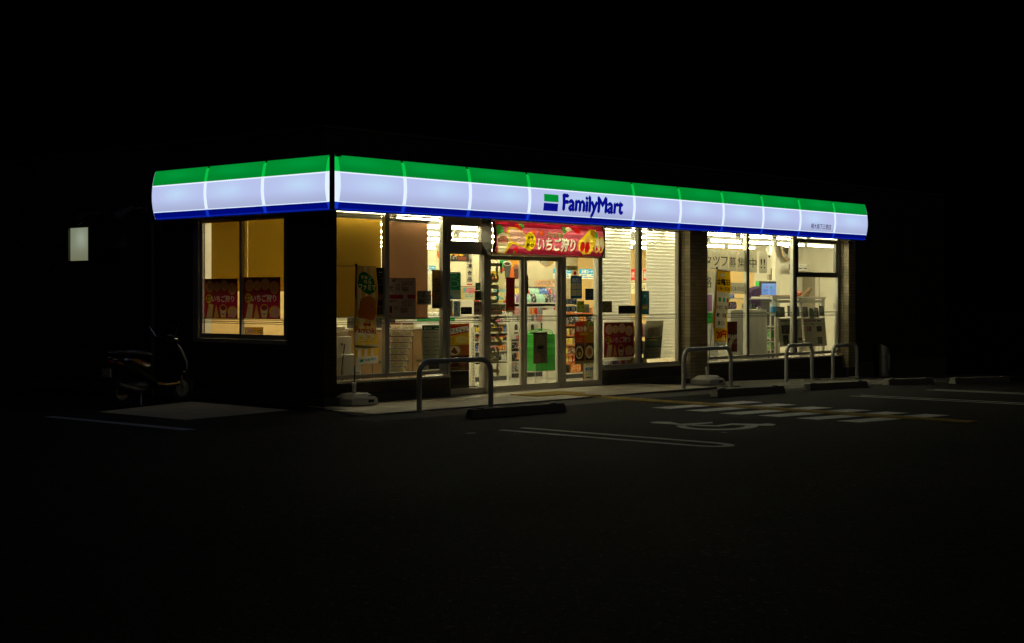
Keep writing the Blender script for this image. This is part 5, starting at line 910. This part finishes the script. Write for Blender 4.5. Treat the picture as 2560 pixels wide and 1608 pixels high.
q = F(846, 861, ya); obj("cable", MB().tube([(q.x + .12, ya - .01, q.z), (q.x + .05, ya - .05, q.z - .2), (q.x, ya - .07, q.z - .42), (q.x + .03, ya - .07, .25), (q.x - .02, ya - .06, .08)], .008, 6), black_m, cp, smooth=True); obj("socket", MB().box(q.x + .05, ya - .004, q.z - .015, q.x + .08, ya - .0005, q.z + .015), black_m, cp)
yb_ = 1.75; wa, wb = F(894, 822, yb_), F(1062, 822, yb_); wc = thing("wooden_counter", "brown wooden counter behind the two left window panes", "counter", ((wa.x + wb.x) / 2, yb_, .015))
obj("carcass", MB().box(wa.x, yb_, .02, wb.x, yb_ + .5, wa.z - .03), wood, wc); obj("worktop", MB().box(wa.x - .02, yb_ - .02, wa.z - .028, wb.x + .02, yb_ + .52, wa.z), offwhite, wc); nb_ = 5
for i in range(nb_):
    u0 = wa.x + (wb.x - wa.x) * i / nb_; u1 = wa.x + (wb.x - wa.x) * (i + 1) / nb_; d = obj("door", MB().box(u0 + .008, yb_ - .022, .10, u1 - .008, yb_ - .001, wa.z - .05), wood, wc, bev=.004); obj("handle", MB().box((u0 + u1) / 2 - .06, yb_ - .03, .52, (u0 + u1) / 2 + .06, yb_ - .0225, .545), black_m, d)
for i in range(3):
    x = wa.x + .25 + .5 * i; z = wa.z; t = thing("counter_machine", ["black topped counter machine on the wooden counter, leftmost", "dark counter machine in the middle of the wooden counter", "pale counter machine at the right end of the wooden counter"][i], "machine", (x, yb_ + .2, z)); obj("body", MB().box(x - .14, yb_ + .05, z + .001, x + .14, yb_ + .38, z + .17), [dgrey, black_m, white_m][i], t, bev=.01); obj("top_panel", MB().box(x - .12, yb_ + .06, z + .172, x + .12, yb_ + .3, z + .2), [black_m, green_d, offwhite][i], t)
# pamphlet rack
pr_ = thing("pamphlet_rack", "tall wire rack of pale pamphlets behind the second front pane", "rack", (F(1005, 850, 1.0).x, 1.0, .015))
for u in (973, 1008, 1018): a = F(u, 850, 1.05); obj("wire", MB().tube([(a.x, 1.06, .02), (a.x + .02, 1.09, F(u, 808, 1.05).z)], .008, 6), offwhite, pr_)
flm = sheet("tmp", Canvas(2, 2, W), lambda s, t: (s, 0, t), board_m).data; bpy.data.objects.remove(bpy.data.objects["tmp"])
pcols = [(226, 214, 196), (214, 210, 190), (222, 205, 190)]
for k in range(8):
    for h in range(2):
        v0 = 807 + 15.2 * k + (0 if k < 2 else 0); u0 = 979 - 1.5 * k + 31 * h - (2 * k if h else 0); u1 = u0 + 28
        c = Canvas(26, 24, pcols[(k + h) % 3]); c.lines(.06, .5, .9, .95, 3, (150, 140, 120), .6); c.rect(.55, .5, .85, .75, (200, 190, 80)); c.rect(0, .0, 1, .35, [(150, 110, 90), (190, 180, 165), (120, 70, 60)][k % 3]); c.speck(.1, .05, .9, .35, [(110, 60, 50), (60, 55, 60)], .5)
        y = .98 + .0 * k; A, B = F(u0, v0, y), F(u1, v0 + 17, y)
        tag(sheet("pamphlet", c, lambda s, t, A=A, B=B, k=k: (A.x + (B.x - A.x) * s, .98 + .05 * (1 - t) - .012 * 0, A.z + (B.z - A.z) * t), poster_m), f"pale pamphlet in the {ORD[k]} pocket of the {'right' if h else 'left'} pamphlet column", "pamphlet", "pamphlets in the wire rack")
simple("machine_board", "grey cash machine service board with a dark green header behind the hoop barrier", "sign", (1055, 812.5, 1104, 925), (150, 150, 132), lambda c: (c.rect(.03, .03, .97, .11, (16, 60, 36)), c.lines(.62, .075, .9, .1, 1, (170, 190, 170)), c.lines(.08, .16, .92, .19, 1, (110, 60, 50)), [c.lines(x, y, x + .36, y + .03, 1, (50, 50, 44)) for x in (.08, .55) for y in (.27, .37, .47, .56, .65)], c.rect(.49, .2, .505, .7, (120, 120, 105)), c.rect(.35, .84, 1, .98, (20, 18, 14))), [("銀行ATM", .1, .045, .48, .1, (190, 205, 190), .02)], y=.80)
# stacked green shopping baskets on a stand
BY_ = 1.55; bl_, br2 = F(1322, 880, BY_), F(1388, 880, BY_); bw = (br2.x - bl_.x) / 2; bc = (bl_.x + br2.x) / 2; bz0 = F(1355, 926, BY_).z
st = thing("basket_stand", "thin steel stand under the stack of green shopping baskets", "stand", (bc, BY_, .015))
for sx in (-.9, .0, .85): obj("leg", MB().tube([(bc + bw * sx, BY_ - .12, .02), (bc + bw * sx, BY_ - .12, bz0 + .02 + (.3 if sx < 0 else 0))], .009, 6), steel, st)
obj("tray", MB().box(bc - bw, BY_ - .14, bz0 - .012, bc + bw, BY_ + .2, bz0), steel, st)
def basket_mesh():
    b = MB(); hx, hy, h = bw, .17, .20; tx, ty = hx * .84, hy * .84
    lv = [(tx, ty, 0), (hx * .97, hy * .97, h), (hx, hy, h), (hx, hy, h - .018)]; inn = [(tx - .006, ty - .006, .006), (hx * .97 - .01, hy * .97 - .01, h - .001)]
    def ringv(x, y, z): return [(-x, -y, z), (x, -y, z), (x, y, z), (-x, y, z)]
    seq = [inn[0], inn[1], lv[2], lv[3], (hx * .80, hy * .80, h - .020), lv[0]]; vs = []
    for q in seq: vs += ringv(*q)
    fs = [(i * 4 + j, i * 4 + (j + 1) % 4, (i + 1) * 4 + (j + 1) % 4, (i + 1) * 4 + j) for i in range(len(seq) - 1) for j in range(4)]; fs += [(0, 1, 2, 3), tuple(range((len(seq) - 1) * 4, len(seq) * 4))[::-1]]
    return b.add(vs, fs)
bm_ = make_mesh("shopping_basket", basket_mesh(), green_p)
hm_ = make_mesh("handle", MB().tube([(-bw * .96, .03, .20), (-bw * .9, .05, .26), (0, .05, .30), (bw * .9, .05, .26), (bw * .96, .03, .20)], .008, 6), green_p, smooth=True)
nbk = 13; bstep = (F(1355, 836, BY_).z - .20 - bz0) / (nbk - 1)
for k in range(nbk):
    o = bpy.data.objects.new("shopping_basket", bm_); COL.objects.link(o); o.location = (bc + random.uniform(-.006, .006), BY_, bz0 + .002 + bstep * k); o.rotation_euler[2] = random.uniform(-.02, .02)
    tag(o, "green plastic shopping basket on top of the stack behind the right door" if k == nbk - 1 else f"green shopping basket, {ORDN[nbk - 1 - k]} from the top of the stack behind the right door", "basket", "green shopping baskets in one stack")
    h = bpy.data.objects.new("handle", hm_); COL.objects.link(h); h.parent = o; KIDS.setdefault(o.name, []).append(h)
# magazines at the striped blinds
ma, mb2 = F(1508, 900, 1.05), F(1612, 900, 1.05); mr = thing("magazine_rack", "low magazine rack behind the striped blinds", "rack", ((ma.x + mb2.x) / 2, 1.05, .015))
for z in (.20, .52, .85): obj("shelf", MB().box(ma.x, .95, z - .02, mb2.x, 1.3, z), offwhite, mr)
obj("back_panel", MB().box(ma.x, 1.301, .05, mb2.x, 1.33, 1.2), offwhite, mr)
for z, nm in ((.20, "low"), (.52, "middle"), (.85, "upper")):
    x = ma.x + .03
    while x < mb2.x - .03:
        c = random.choice(["white", "white", "yellow", "red", "blue", "pink", "silver"]); put(mag, (x, 1.02 + random.uniform(0, .03), z), c, f"{c} magazine on the {nm} shelf behind the striped blinds", "magazine", f"magazines on the {nm} shelf behind the blinds", math.pi / 2 + random.uniform(-.08, .08), 0, .85); x += random.uniform(.04, .07)
# convex mirrors
def mirror(label, u, v, r, y):
    c = F(u, v, y); t = thing("convex_mirror", label, "mirror", c); n = 24; prof = [(r * math.sin(w), -.34 * r * math.cos(w) / .8) for w in [math.pi / 2 * k / 8 for k in range(9)]]
    b = MB(); b.add([(c.x + pr * math.cos(2 * math.pi * j / n), y + d, c.z + pr * math.sin(2 * math.pi * j / n)) for pr, d in prof[1:] for j in range(n)] + [(c.x, y + prof[0][1], c.z)], [(i * n + j, (i + 1) * n + j, (i + 1) * n + (j + 1) % n, i * n + (j + 1) % n) for i in range(7) for j in range(n)] + [(8 * n, j, (j + 1) % n) for j in range(n)])
    obj("mirror_dome", b, mat("mirror_chrome", (.85, .85, .84), .03, 1.0, var=.01), t, smooth=True); obj("rim", MB().tube([(c.x + r * 1.01 * math.cos(2 * math.pi * j / 32), y + .005, c.z + r * 1.01 * math.sin(2 * math.pi * j / 32)) for j in range(33)], .014, 6, caps=False), mat("orange_rim", (.55, .35, .12), .4), t, smooth=True)
    obj("bracket", MB().tube([(c.x, y + .01, c.z), (c.x, y + .12, c.z + .05)], .02, 6), dgrey, t)
mirror("round convex mirror high on the back wall behind the right sliding door", 1367, 636, .34, 10.5); mirror("large round convex mirror on the cream wall in the right window", 1972, 616, .36, 4.02)
cc_ = F(1921, 624, 3.4); cam_t = thing("security_camera", "white security camera hanging from the ceiling in the right window", "camera", (cc_.x, 3.4, 2.949)); obj("stem", MB().tube([(cc_.x - .02, 3.4, 2.948), (cc_.x - .02, 3.4, cc_.z + .06)], .012, 6), dgrey, cam_t)
obj("body", MB().prism([(cc_.x - .09, 3.32, cc_.z - .13), (cc_.x + .01, 3.32, cc_.z - .16), (cc_.x + .07, 3.32, cc_.z + .05), (cc_.x - .03, 3.32, cc_.z + .08)], (0, .12, 0)), white_m, cam_t, bev=.008); obj("lens", MB().tube([(cc_.x - .03, 3.36, cc_.z - .15), (cc_.x - .05, 3.34, cc_.z - .19)], .02, 8), black_m, cam_t)
# right-hand window: covered display case, monitor, racks and newspapers
yc = 1.35; A = F(1828, 768, yc); B = F(1914, 768, yc); dc = thing("covered_case", "long display case covered with white sheeting in the right window", "display case", ((A.x + B.x) / 2, yc, .015))
nA = 40; cv_ = MB(); zt_ = A.z - .06
cv_.add([(A.x + (B.x - A.x) * i / nA, yc - .03 + .012 * math.sin(i * .9) * (1 - q) - (.03 if q == 0 else 0), zt_ * q + .1 * (1 - q)) for q in (0, .5, 1) for i in range(nA + 1)] + [(A.x + (B.x - A.x) * i / nA, yc + .6, zt_ + .002) for i in range(nA + 1)], [(j * (nA + 1) + i, j * (nA + 1) + i + 1, (j + 1) * (nA + 1) + i + 1, (j + 1) * (nA + 1) + i) for j in range(3) for i in range(nA)])
obj("sheeting", cv_, paper_m, dc, smooth=True); obj("case", MB().box(A.x + .01, yc + .02, .02, B.x - .01, yc + .58, zt_ - .01), offwhite, dc); obj("glass_guard", MB().box(A.x, yc + .1, zt_ + .01, B.x, yc + .106, zt_ + .22), glass, dc); obj("top_bar", MB().box(A.x, yc + .09, zt_ + .221, B.x, yc + .3, zt_ + .245), offwhite, dc)
row(packet, "purple sweets packet", "behind the glass guard of the covered case", A.x + .05, F(1858, 760, yc).x, yc + .16, zt_ + .01, .12, ["purple", "red", "white"], s=1.05); row(boxp, "chilled tray carton", "behind the glass guard of the covered case", F(1873, 760, yc).x, B.x, yc + .18, zt_ + .01, .11, ["black", "silver", "white", "green"], s=.9)
row(bott, "white bottle", "lined up on the bar above the covered case", A.x + .05, F(1860, 750, yc).x, yc + .2, zt_ + .246, .09, ["white", "blue", "mint"], s=.8)
gA, gB = F(1768, 735, 1.5), F(1800, 735, 1.5); gm = thing("promo_machine", "tall white and green machine behind the yellow flag", "machine", (gA.x, 1.5, .015)); obj("cabinet", MB().box(gA.x - .3, 1.5, .02, F(1796, 735, 1.5).x, 2.0, gA.z + .1), white_m, gm, bev=.01); obj("green_band", MB().box(gA.x - .3, 1.49, F(1770, 808, 1.5).z, F(1796, 735, 1.5).x, 1.499, F(1770, 783, 1.5).z), green_p, gm); obj("purple_panel", MB().box(gA.x - .1, 1.49, F(1770, 778, 1.5).z, F(1779, 735, 1.5).x, 1.499, F(1770, 737, 1.5).z), mat("purple_print", (.25, .12, .30), .5), gm)
ym = 2.3; mA, mB_ = F(1900, 703, ym), F(1941, 748, ym); mo = thing("monitor", "grey screen showing pale blue text in the right window", "monitor", ((mA.x + mB_.x) / 2, ym, mB_.z)); obj("casing", MB().box(mA.x, ym, mB_.z - .05, mB_.x, ym + .12, mA.z), dgrey, mo, bev=.01); scv = Canvas(60, 60, (120, 160, 215)); scv.lines(.05, .36, .48, .97, 8, (70, 110, 180)); scv.lines(.54, .36, .97, .97, 8, (90, 125, 200)); scv.rect(.5, .05, .515, 1, (170, 195, 235)); scv.poly([(.28, .3), (.4, .12), (.46, .3)], (180, 120, 160)); scv.rect(.58, .2, .72, .33, (70, 160, 140)); scv.lines(.06, .06, .9, .12, 1, (175, 200, 240)); scv.rect(0, 0, .02, 1, (90, 120, 170))
sheet("screen", scv, lambda s_, t_: (mA.x + .06 + (mB_.x - .01 - mA.x - .06) * s_, ym - .004, mA.z - .05 + (mB_.z - mA.z + .05) * t_), lit_print, mo); obj("stand", MB().box(mA.x + .05, ym + .02, .02, mB_.x - .05, ym + .1, mB_.z - .052), dgrey, mo)
obj("side_strip", MB().box(mA.x - .03, ym + .01, mB_.z + .1, mA.x - .001, ym + .1, mA.z - .005), green_p, mo)
pA = F(1884, 735, 2.2); pb = MB(); vs_ = []
for j, (z, sx) in enumerate([(-.30, .30), (-.1, .29), (.06, .26), (.13, .15)]): vs_ += [(pA.x + sx * math.cos(2 * math.pi * i / 12), 2.2 + .12 * math.sin(2 * math.pi * i / 12), pA.z + z + .05 * math.cos(2 * math.pi * i / 12) * (j > 1)) for i in range(12)]
pb.add(vs_, [(j * 12 + i, j * 12 + (i + 1) % 12, (j + 1) * 12 + (i + 1) % 12, (j + 1) * 12 + i) for j in range(3) for i in range(12)] + [tuple(range(12))[::-1], tuple(range(36, 48))]); tag(obj("cloth_cover", pb, mat("purple_cloth", (.035, .012, .06), .9), smooth=True), "dark purple cloth cover beside the screen in the right window", "cloth")
ta = F(1929, 700, 2.35); an = thing("antenna", "thin black antenna with a white base on top of the screen", "antenna", (ta.x, 2.35, mA.z)); obj("rod", MB().tube([(ta.x, 2.36, mA.z + .03), (ta.x, 2.36, F(1929, 671, 2.35).z)], .012, 6), black_m, an); obj("base", MB().box(ta.x - .12, 2.31, mA.z + .002, ta.x + .05, 2.41, mA.z + .03), white_m, an)
# wire shelves with papers
yw = 1.25; wA, wB, wT = F(1922, 745, yw), F(2063, 745, yw), F(1990, 742, yw).z; ws = thing("news_rack", "cream metal rack holding newspapers in the right window", "rack", ((wA.x + wB.x) / 2, yw, .015))
for u in (1942, 2004, 2060): a = F(u, 800, yw).x; obj("post", MB().box(a - .03, yw, .02, a + .03, yw + .05, wT - .05), offwhite, ws)
obj("top_shelf", MB().box(wA.x, yw - .02, wT - .05, wB.x, yw + .45, wT), offwhite, ws, bev=.006); obj("front_panel", MB().box(F(1944, 750, yw).x, yw - .012, F(1990, 757, yw).z, F(2055, 750, yw).x, yw - .001, F(1990, 744, yw).z - .06), mat("grey_green_panel", (.42, .42, .34), .6), ws)
for z in (.35, .62, .95): obj("shelf", MB().box(wA.x, yw + .051, z - .02, wB.x, yw + .42, z), offwhite, ws)
for i, (u, v, wd, nm) in enumerate([(1952, 770, .34, "widest, at the left end"), (1976, 768, .18, "left of the mullion"), (1993, 769, .20, "just right of the mullion"), (2014, 770, .22, "in the middle of the right bay"), (2030, 774, .18, "low in the right bay"), (2042, 772, .16, "beside the last one"), (2055, 768, .20, "last at the right end")]):
    a = F(u, v, 1.1); t = thing("folded_newspaper", f"dark folded newspaper standing in the rack, {nm}", "newspaper", (a.x, 1.1, a.z - .2), "folded newspapers standing in the rack")
    obj("fold", MB().prism([(a.x - wd * .55, 1.08, a.z - .20), (a.x + wd * .4, 1.08, a.z - .20), (a.x + wd * .55, 1.12, a.z + .02), (a.x - wd * .3, 1.12, a.z + .03)], (0, .03, 0)), mat("newsprint_dark", (.07, .075, .07), .8, var=.4, scale=12), t); obj("inner_page", MB().prism([(a.x - wd * .40, 1.074, a.z - .19), (a.x - wd * .1, 1.074, a.z - .19), (a.x + wd * .1, 1.112, a.z - .01), (a.x - wd * .25, 1.112, a.z + .0)], (0, .004, 0)), mat(["newsprint_green", "newsprint_grey"][i % 2], [(.09, .12, .07), (.16, .15, .13)][i % 2], .8), t)
def news(label, box, seed):
    def art(c):
        c.rect(0, 0, 1, .04, (110, 110, 100)); c.lines(.04, .07, .96, .15, 1, (50, 50, 60)); c.lines(.04, .2, .96, .96, 12, (140, 136, 122), .6)
        if seed == 0: c.rect(.12, .25, .62, .55, K); c.speck(.2, .3, .55, .5, [(120, 120, 110), (70, 70, 66)], .5); c.rect(.16, .6, .38, .95, K); c.lines(.45, .6, .7, .66, 1, (80, 70, 60)); c.poly([(.22, .7), (.28, .82), (.34, .7), (.28, .9)], (110, 105, 95)); c.speck(.8, .7, 1, .8, [K], .8)
        else: c.lines(.1, .08, .5, .14, 1, (170, 70, 90)); c.rect(.12, .28, .33, .46, (140, 90, 100)); c.rect(.25, .28, .33, .46, (80, 40, 40)); c.rect(.58, .28, .82, .48, (30, 32, 34)); c.rect(.58, .68, .8, .92, (60, 64, 66)); c.speck(.6, .7, .78, .92, [(110, 115, 120), K], .6); c.lines(.3, .18, .5, .22, 1, K)
    return simple("newspaper_page", label, "newspaper", box, (158, 152, 134), art, y=1.02, slant=.10)
news("hanging newspaper page with large black photographs left of the mullion", (1944, 796, 2002, 866), 0); news("hanging newspaper page with small photographs and a pink headline", (2008, 796, 2062, 866), 1)
cA = F(1960, 742, 1.35); tag(obj("cardboard_sheet", MB().box(F(1924, 741, 1.35).x, 1.3, wT + .002, F(1980, 741, 1.35).x, 1.6, wT + .035), mat("cardboard", (.42, .30, .17), .8), bev=.008), "flat brown cardboard lying on the newspaper rack", "cardboard")
fA = F(2020, 738, 1.4); tag(obj("paper_bag", MB().prism([(fA.x - .25, 1.4, wT + .002), (fA.x + .05, 1.4, wT + .002), (fA.x + .22, 1.4, wT + .20), (fA.x + .12, 1.4, wT + .20)], (0, .08, 0)), mat("brown_paper", (.20, .13, .06), .8), bev=.01), "crumpled brown paper bag leaning on the newspaper rack", "bag")
fl2 = F(1996, 740, 1.38); tag(obj("red_flower", MB().lathe([(.01, 0), (.07, .03), (.10, .08), (.06, .12), (.01, .13)], 9, (fl2.x, 1.38, wT + .002)), mat("red_white_petals", (.65, .18, .10), .7, var=.6, scale=30)), "red and white artificial flower on the newspaper rack", "flower")
bt = F(1933, 778, 1.15); bo_ = thing("spray_bottle", "pale bottle with a blue label left of the newspaper rack", "bottle", (bt.x, 1.15, F(1933, 788, 1.15).z)); zb = F(1933, 790, 1.15).z
obj("body", MB().lathe([(.06, 0), (.06, .24), (.035, .30), (.03, .36)], 12, (bt.x, 1.15, zb)), mat("pale_blue_plastic", (.5, .58, .6), .3), bo_, smooth=True); obj("label_band", MB().lathe([(.062, .08), (.062, .20)], 12, (bt.x, 1.15, zb)), blue_m, bo_); obj("pump_head", MB().box(bt.x - .07, 1.12, zb + .361, bt.x + .05, 1.18, zb + .43), offwhite, bo_)
sa = F(1920, 800, 1.6); sb = F(1940, 800, 1.6); gs = thing("supply_shelf", "white shelf with green boxes left of the newspaper rack", "shelf", ((sa.x + sb.x) / 2, 1.6, .015))
for v in (781, 823, 846, 874): z = F(1930, v, 1.6).z; obj("shelf", MB().box(sa.x, 1.55, z - .02, sb.x, 1.9, z), offwhite, gs)
for u in (1920, 1940): a = F(u, 800, 1.6).x; obj("post", MB().box(a - .015, 1.52, .02, a + .015, 1.549, sa.z + .4), offwhite, gs)
for v, nm in ((845, "upper"), (873, "lower")): z = F(1930, v, 1.6).z; put(boxp, (sa.x + .12, 1.62, z), "green", f"green carton on the {nm} board of the supply shelf", "carton", "green cartons on the supply shelf", 0, 0, 1.35)
# wall switch, door handle inside
hd = F(2080, 765, 1.0); tag(obj("wall_switch", MB().box(15.90, .95, hd.z - .06, 16.015, 1.03, hd.z + .06), offwhite, bev=.006), "small switch box on the pier at the right edge of the window", "switch")

# ------------------------------------------------------------------ motor scooter beside the side wall
scm = mat("dark_scooter_paint", (.035, .032, .030), .22, .35, var=.2, coat=.8); tyre_m = mat("rubber", (.02, .02, .02), .8); amber = mat("amber_lens", (.55, .16, .02), .15, coat=.6); seat_m = mat("black_vinyl", (.018, .018, .018), .45)
sc_loc = (-1.08, 3.0, gz(0)); sco = thing("motor_scooter", "dark motor scooter parked nose to the side wall at left", "scooter", (0, 0, 0))
def loft(secs, n=14, pw=.75):
    b = MB(); vs = []
    for x, z, hy, hz in secs: vs += [(x, hy * math.copysign(abs(math.cos(t)) ** pw, math.cos(t)), z + hz * math.copysign(abs(math.sin(t)) ** pw, math.sin(t))) for t in [2 * math.pi * i / n for i in range(n)]]
    k = len(secs); return b.add(vs, [(i * n + j, (i + 1) * n + j, (i + 1) * n + (j + 1) % n, i * n + (j + 1) % n) for i in range(k - 1) for j in range(n)] + [tuple(range(n)), tuple(range((k - 1) * n, k * n))[::-1]])
obj("rear_cowl", loft([(-.86, .70, .03, .02), (-.80, .68, .10, .06), (-.62, .63, .15, .11), (-.40, .58, .17, .15), (-.20, .50, .16, .17), (-.08, .42, .13, .16), (-.02, .36, .09, .10)]), scm, sco, smooth=True)
obj("seat", loft([(-.74, .765, .08, .02), (-.66, .78, .125, .045), (-.45, .775, .14, .055), (-.25, .755, .135, .05), (-.12, .74, .10, .04), (-.06, .73, .05, .02)]), seat_m, sco, smooth=True)
obj("floorboard", loft([(-.06, .30, .14, .06), (.15, .28, .16, .045), (.34, .30, .16, .05)]), scm, sco, smooth=True)
ls = MB(); vs = []
for x, z, hy, dx in [(.28, .30, .16, .05), (.36, .45, .20, .05), (.40, .62, .21, .045), (.36, .80, .17, .05), (.30, .92, .10, .05)]: vs += [(x, -hy, z), (x + dx, -hy * .6, z), (x + dx * 1.6, 0, z), (x + dx, hy * .6, z), (x, hy, z), (x - .03, hy * .5, z), (x - .03, -hy * .5, z)]
ls.add(vs, [(i * 7 + j, i * 7 + (j + 1) % 7, (i + 1) * 7 + (j + 1) % 7, (i + 1) * 7 + j) for i in range(4) for j in range(7)] + [tuple(range(7))[::-1], tuple(range(28, 35))]); obj("leg_shield", ls, scm, sco, smooth=True)
obj("shield_trim", MB().tube([(.29, -.165, .90), (.36, -.195, .78), (.42, -.225, .62), (.44, -.20, .50)], [.012, .022, .020, .008], 6), white_m, sco, smooth=True)  # trim made white and wide so its colour carries the shield highlight
obj("headlight_cowl", loft([(.18, .98, .05, .04), (.24, .98, .11, .07), (.34, .96, .10, .07), (.40, .94, .05, .04)]), scm, sco, smooth=True); obj("headlight", MB().lathe([(.05, 0), (.06, .02), (.03, .04)], 12, (.39, 0, .93)), glass, sco)
hb = obj("handlebar", MB().tube([(.16, -.33, 1.01), (.22, -.15, 1.0), (.24, 0, .99), (.22, .15, 1.0), (.16, .33, 1.01)], .013, 8), dgrey, sco, smooth=True)
for sy_ in (-1, 1):
    obj("grip", MB().tube([(.14, sy_ * .36, 1.01), (.185, sy_ * .24, 1.01)], .018, 8), tyre_m, hb, smooth=True); m_ = obj("mirror", MB().lathe([(.01, -.006), (.055, -.006), (.058, .0), (.05, .008)], 14, (0, 0, 0)), seat_m, sco, smooth=True); m_.location = Vector((.12, sy_ * .34, 1.22)); m_.rotation_euler = (0, R(80), 0)
    obj("mirror_stem", MB().tube([(.19, sy_ * .22, 1.01), (.16, sy_ * .30, 1.12), (.12, sy_ * .34, 1.20)], .006, 6), steel, sco); obj("turn_signal", loft([(-.80, .655, .012, .01), (-.74, .64, .022, .022), (-.66, .62, .012, .014)], 8), amber, sco, smooth=True).location = Vector((0, sy_ * .115, 0)); obj("brake_lever", MB().tube([(.22, sy_ * .17, 1.0), (.21, sy_ * .32, 1.0)], .005, 6), steel, hb)
obj("tail_light", loft([(-.885, .665, .05, .022), (-.86, .66, .08, .03), (-.82, .66, .08, .03)]), mat("red_lens", (.4, .02, .02), .15, coat=.6), sco, smooth=True); obj("number_plate", MB().box(-.90, -.10, .44, -.885, .10, .56), offwhite, sco); obj("rear_fender", MB().prism([(-.80, -.06, .58), (-.88, -.06, .55), (-.90, -.06, .36), (-.86, -.06, .36)], (0, .12, 0)), black_m, sco)
for x, nm in ((-.62, "rear_wheel"), (.50, "front_wheel")):
    r = .215; tp = MB().lathe([(.13, -.035), (.19, -.045), (.213, -.03), (r, 0), (.213, .03), (.19, .045), (.13, .035), (.125, 0)], 24); w_ = obj("wheel", tp, tyre_m, sco, smooth=True); w_.location = Vector((x, 0, r)); w_.rotation_euler = (R(90), 0, 0)
    rm = bpy.data.objects.new("rim", make_mesh("rim", MB().lathe([(.03, -.04), (.06, -.03), (.124, -.025), (.127, 0), (.124, .025), (.06, .03), (.03, .04)], 18), steel, True)); COL.objects.link(rm); rm.parent = w_; KIDS.setdefault(w_.name, []).append(rm)
obj("front_fender", loft([(.30, .34, .05, .03), (.40, .43, .065, .035), (.52, .45, .065, .03), (.66, .40, .05, .03)]), scm, sco, smooth=True); obj("fork", MB().tube([(.38, -.06, .62), (.50, -.06, .215)], .016, 8).tube([(.38, .06, .62), (.50, .06, .215)], .016, 8), steel, sco, smooth=True)
obj("engine", loft([(-.70, .22, .07, .06), (-.50, .26, .11, .09), (-.25, .28, .10, .09), (-.12, .30, .05, .05)]), dgrey, sco, smooth=True); obj("muffler", MB().tube([(-.30, -.13, .22), (-.50, -.15, .24), (-.82, -.16, .32)], [.02, .045, .05], 10), dgrey, sco, smooth=True)
obj("stand", MB().tube([(-.30, -.05, .22), (-.38, -.14, .005), (-.34, -.15, .005)], .010, 6).tube([(-.30, .05, .22), (-.38, .14, .005), (-.34, .15, .005)], .010, 6), steel, sco); obj("rear_rack", MB().tube([(-.66, -.09, .80), (-.92, -.08, .80), (-.92, .08, .80), (-.66, .09, .80)], .009, 6), black_m, sco, smooth=True)
sc_loc = (sc_loc[0] + .16, sc_loc[1], sc_loc[2]); sco.location = sc_loc; sco.rotation_euler = (0, 0, R(4))
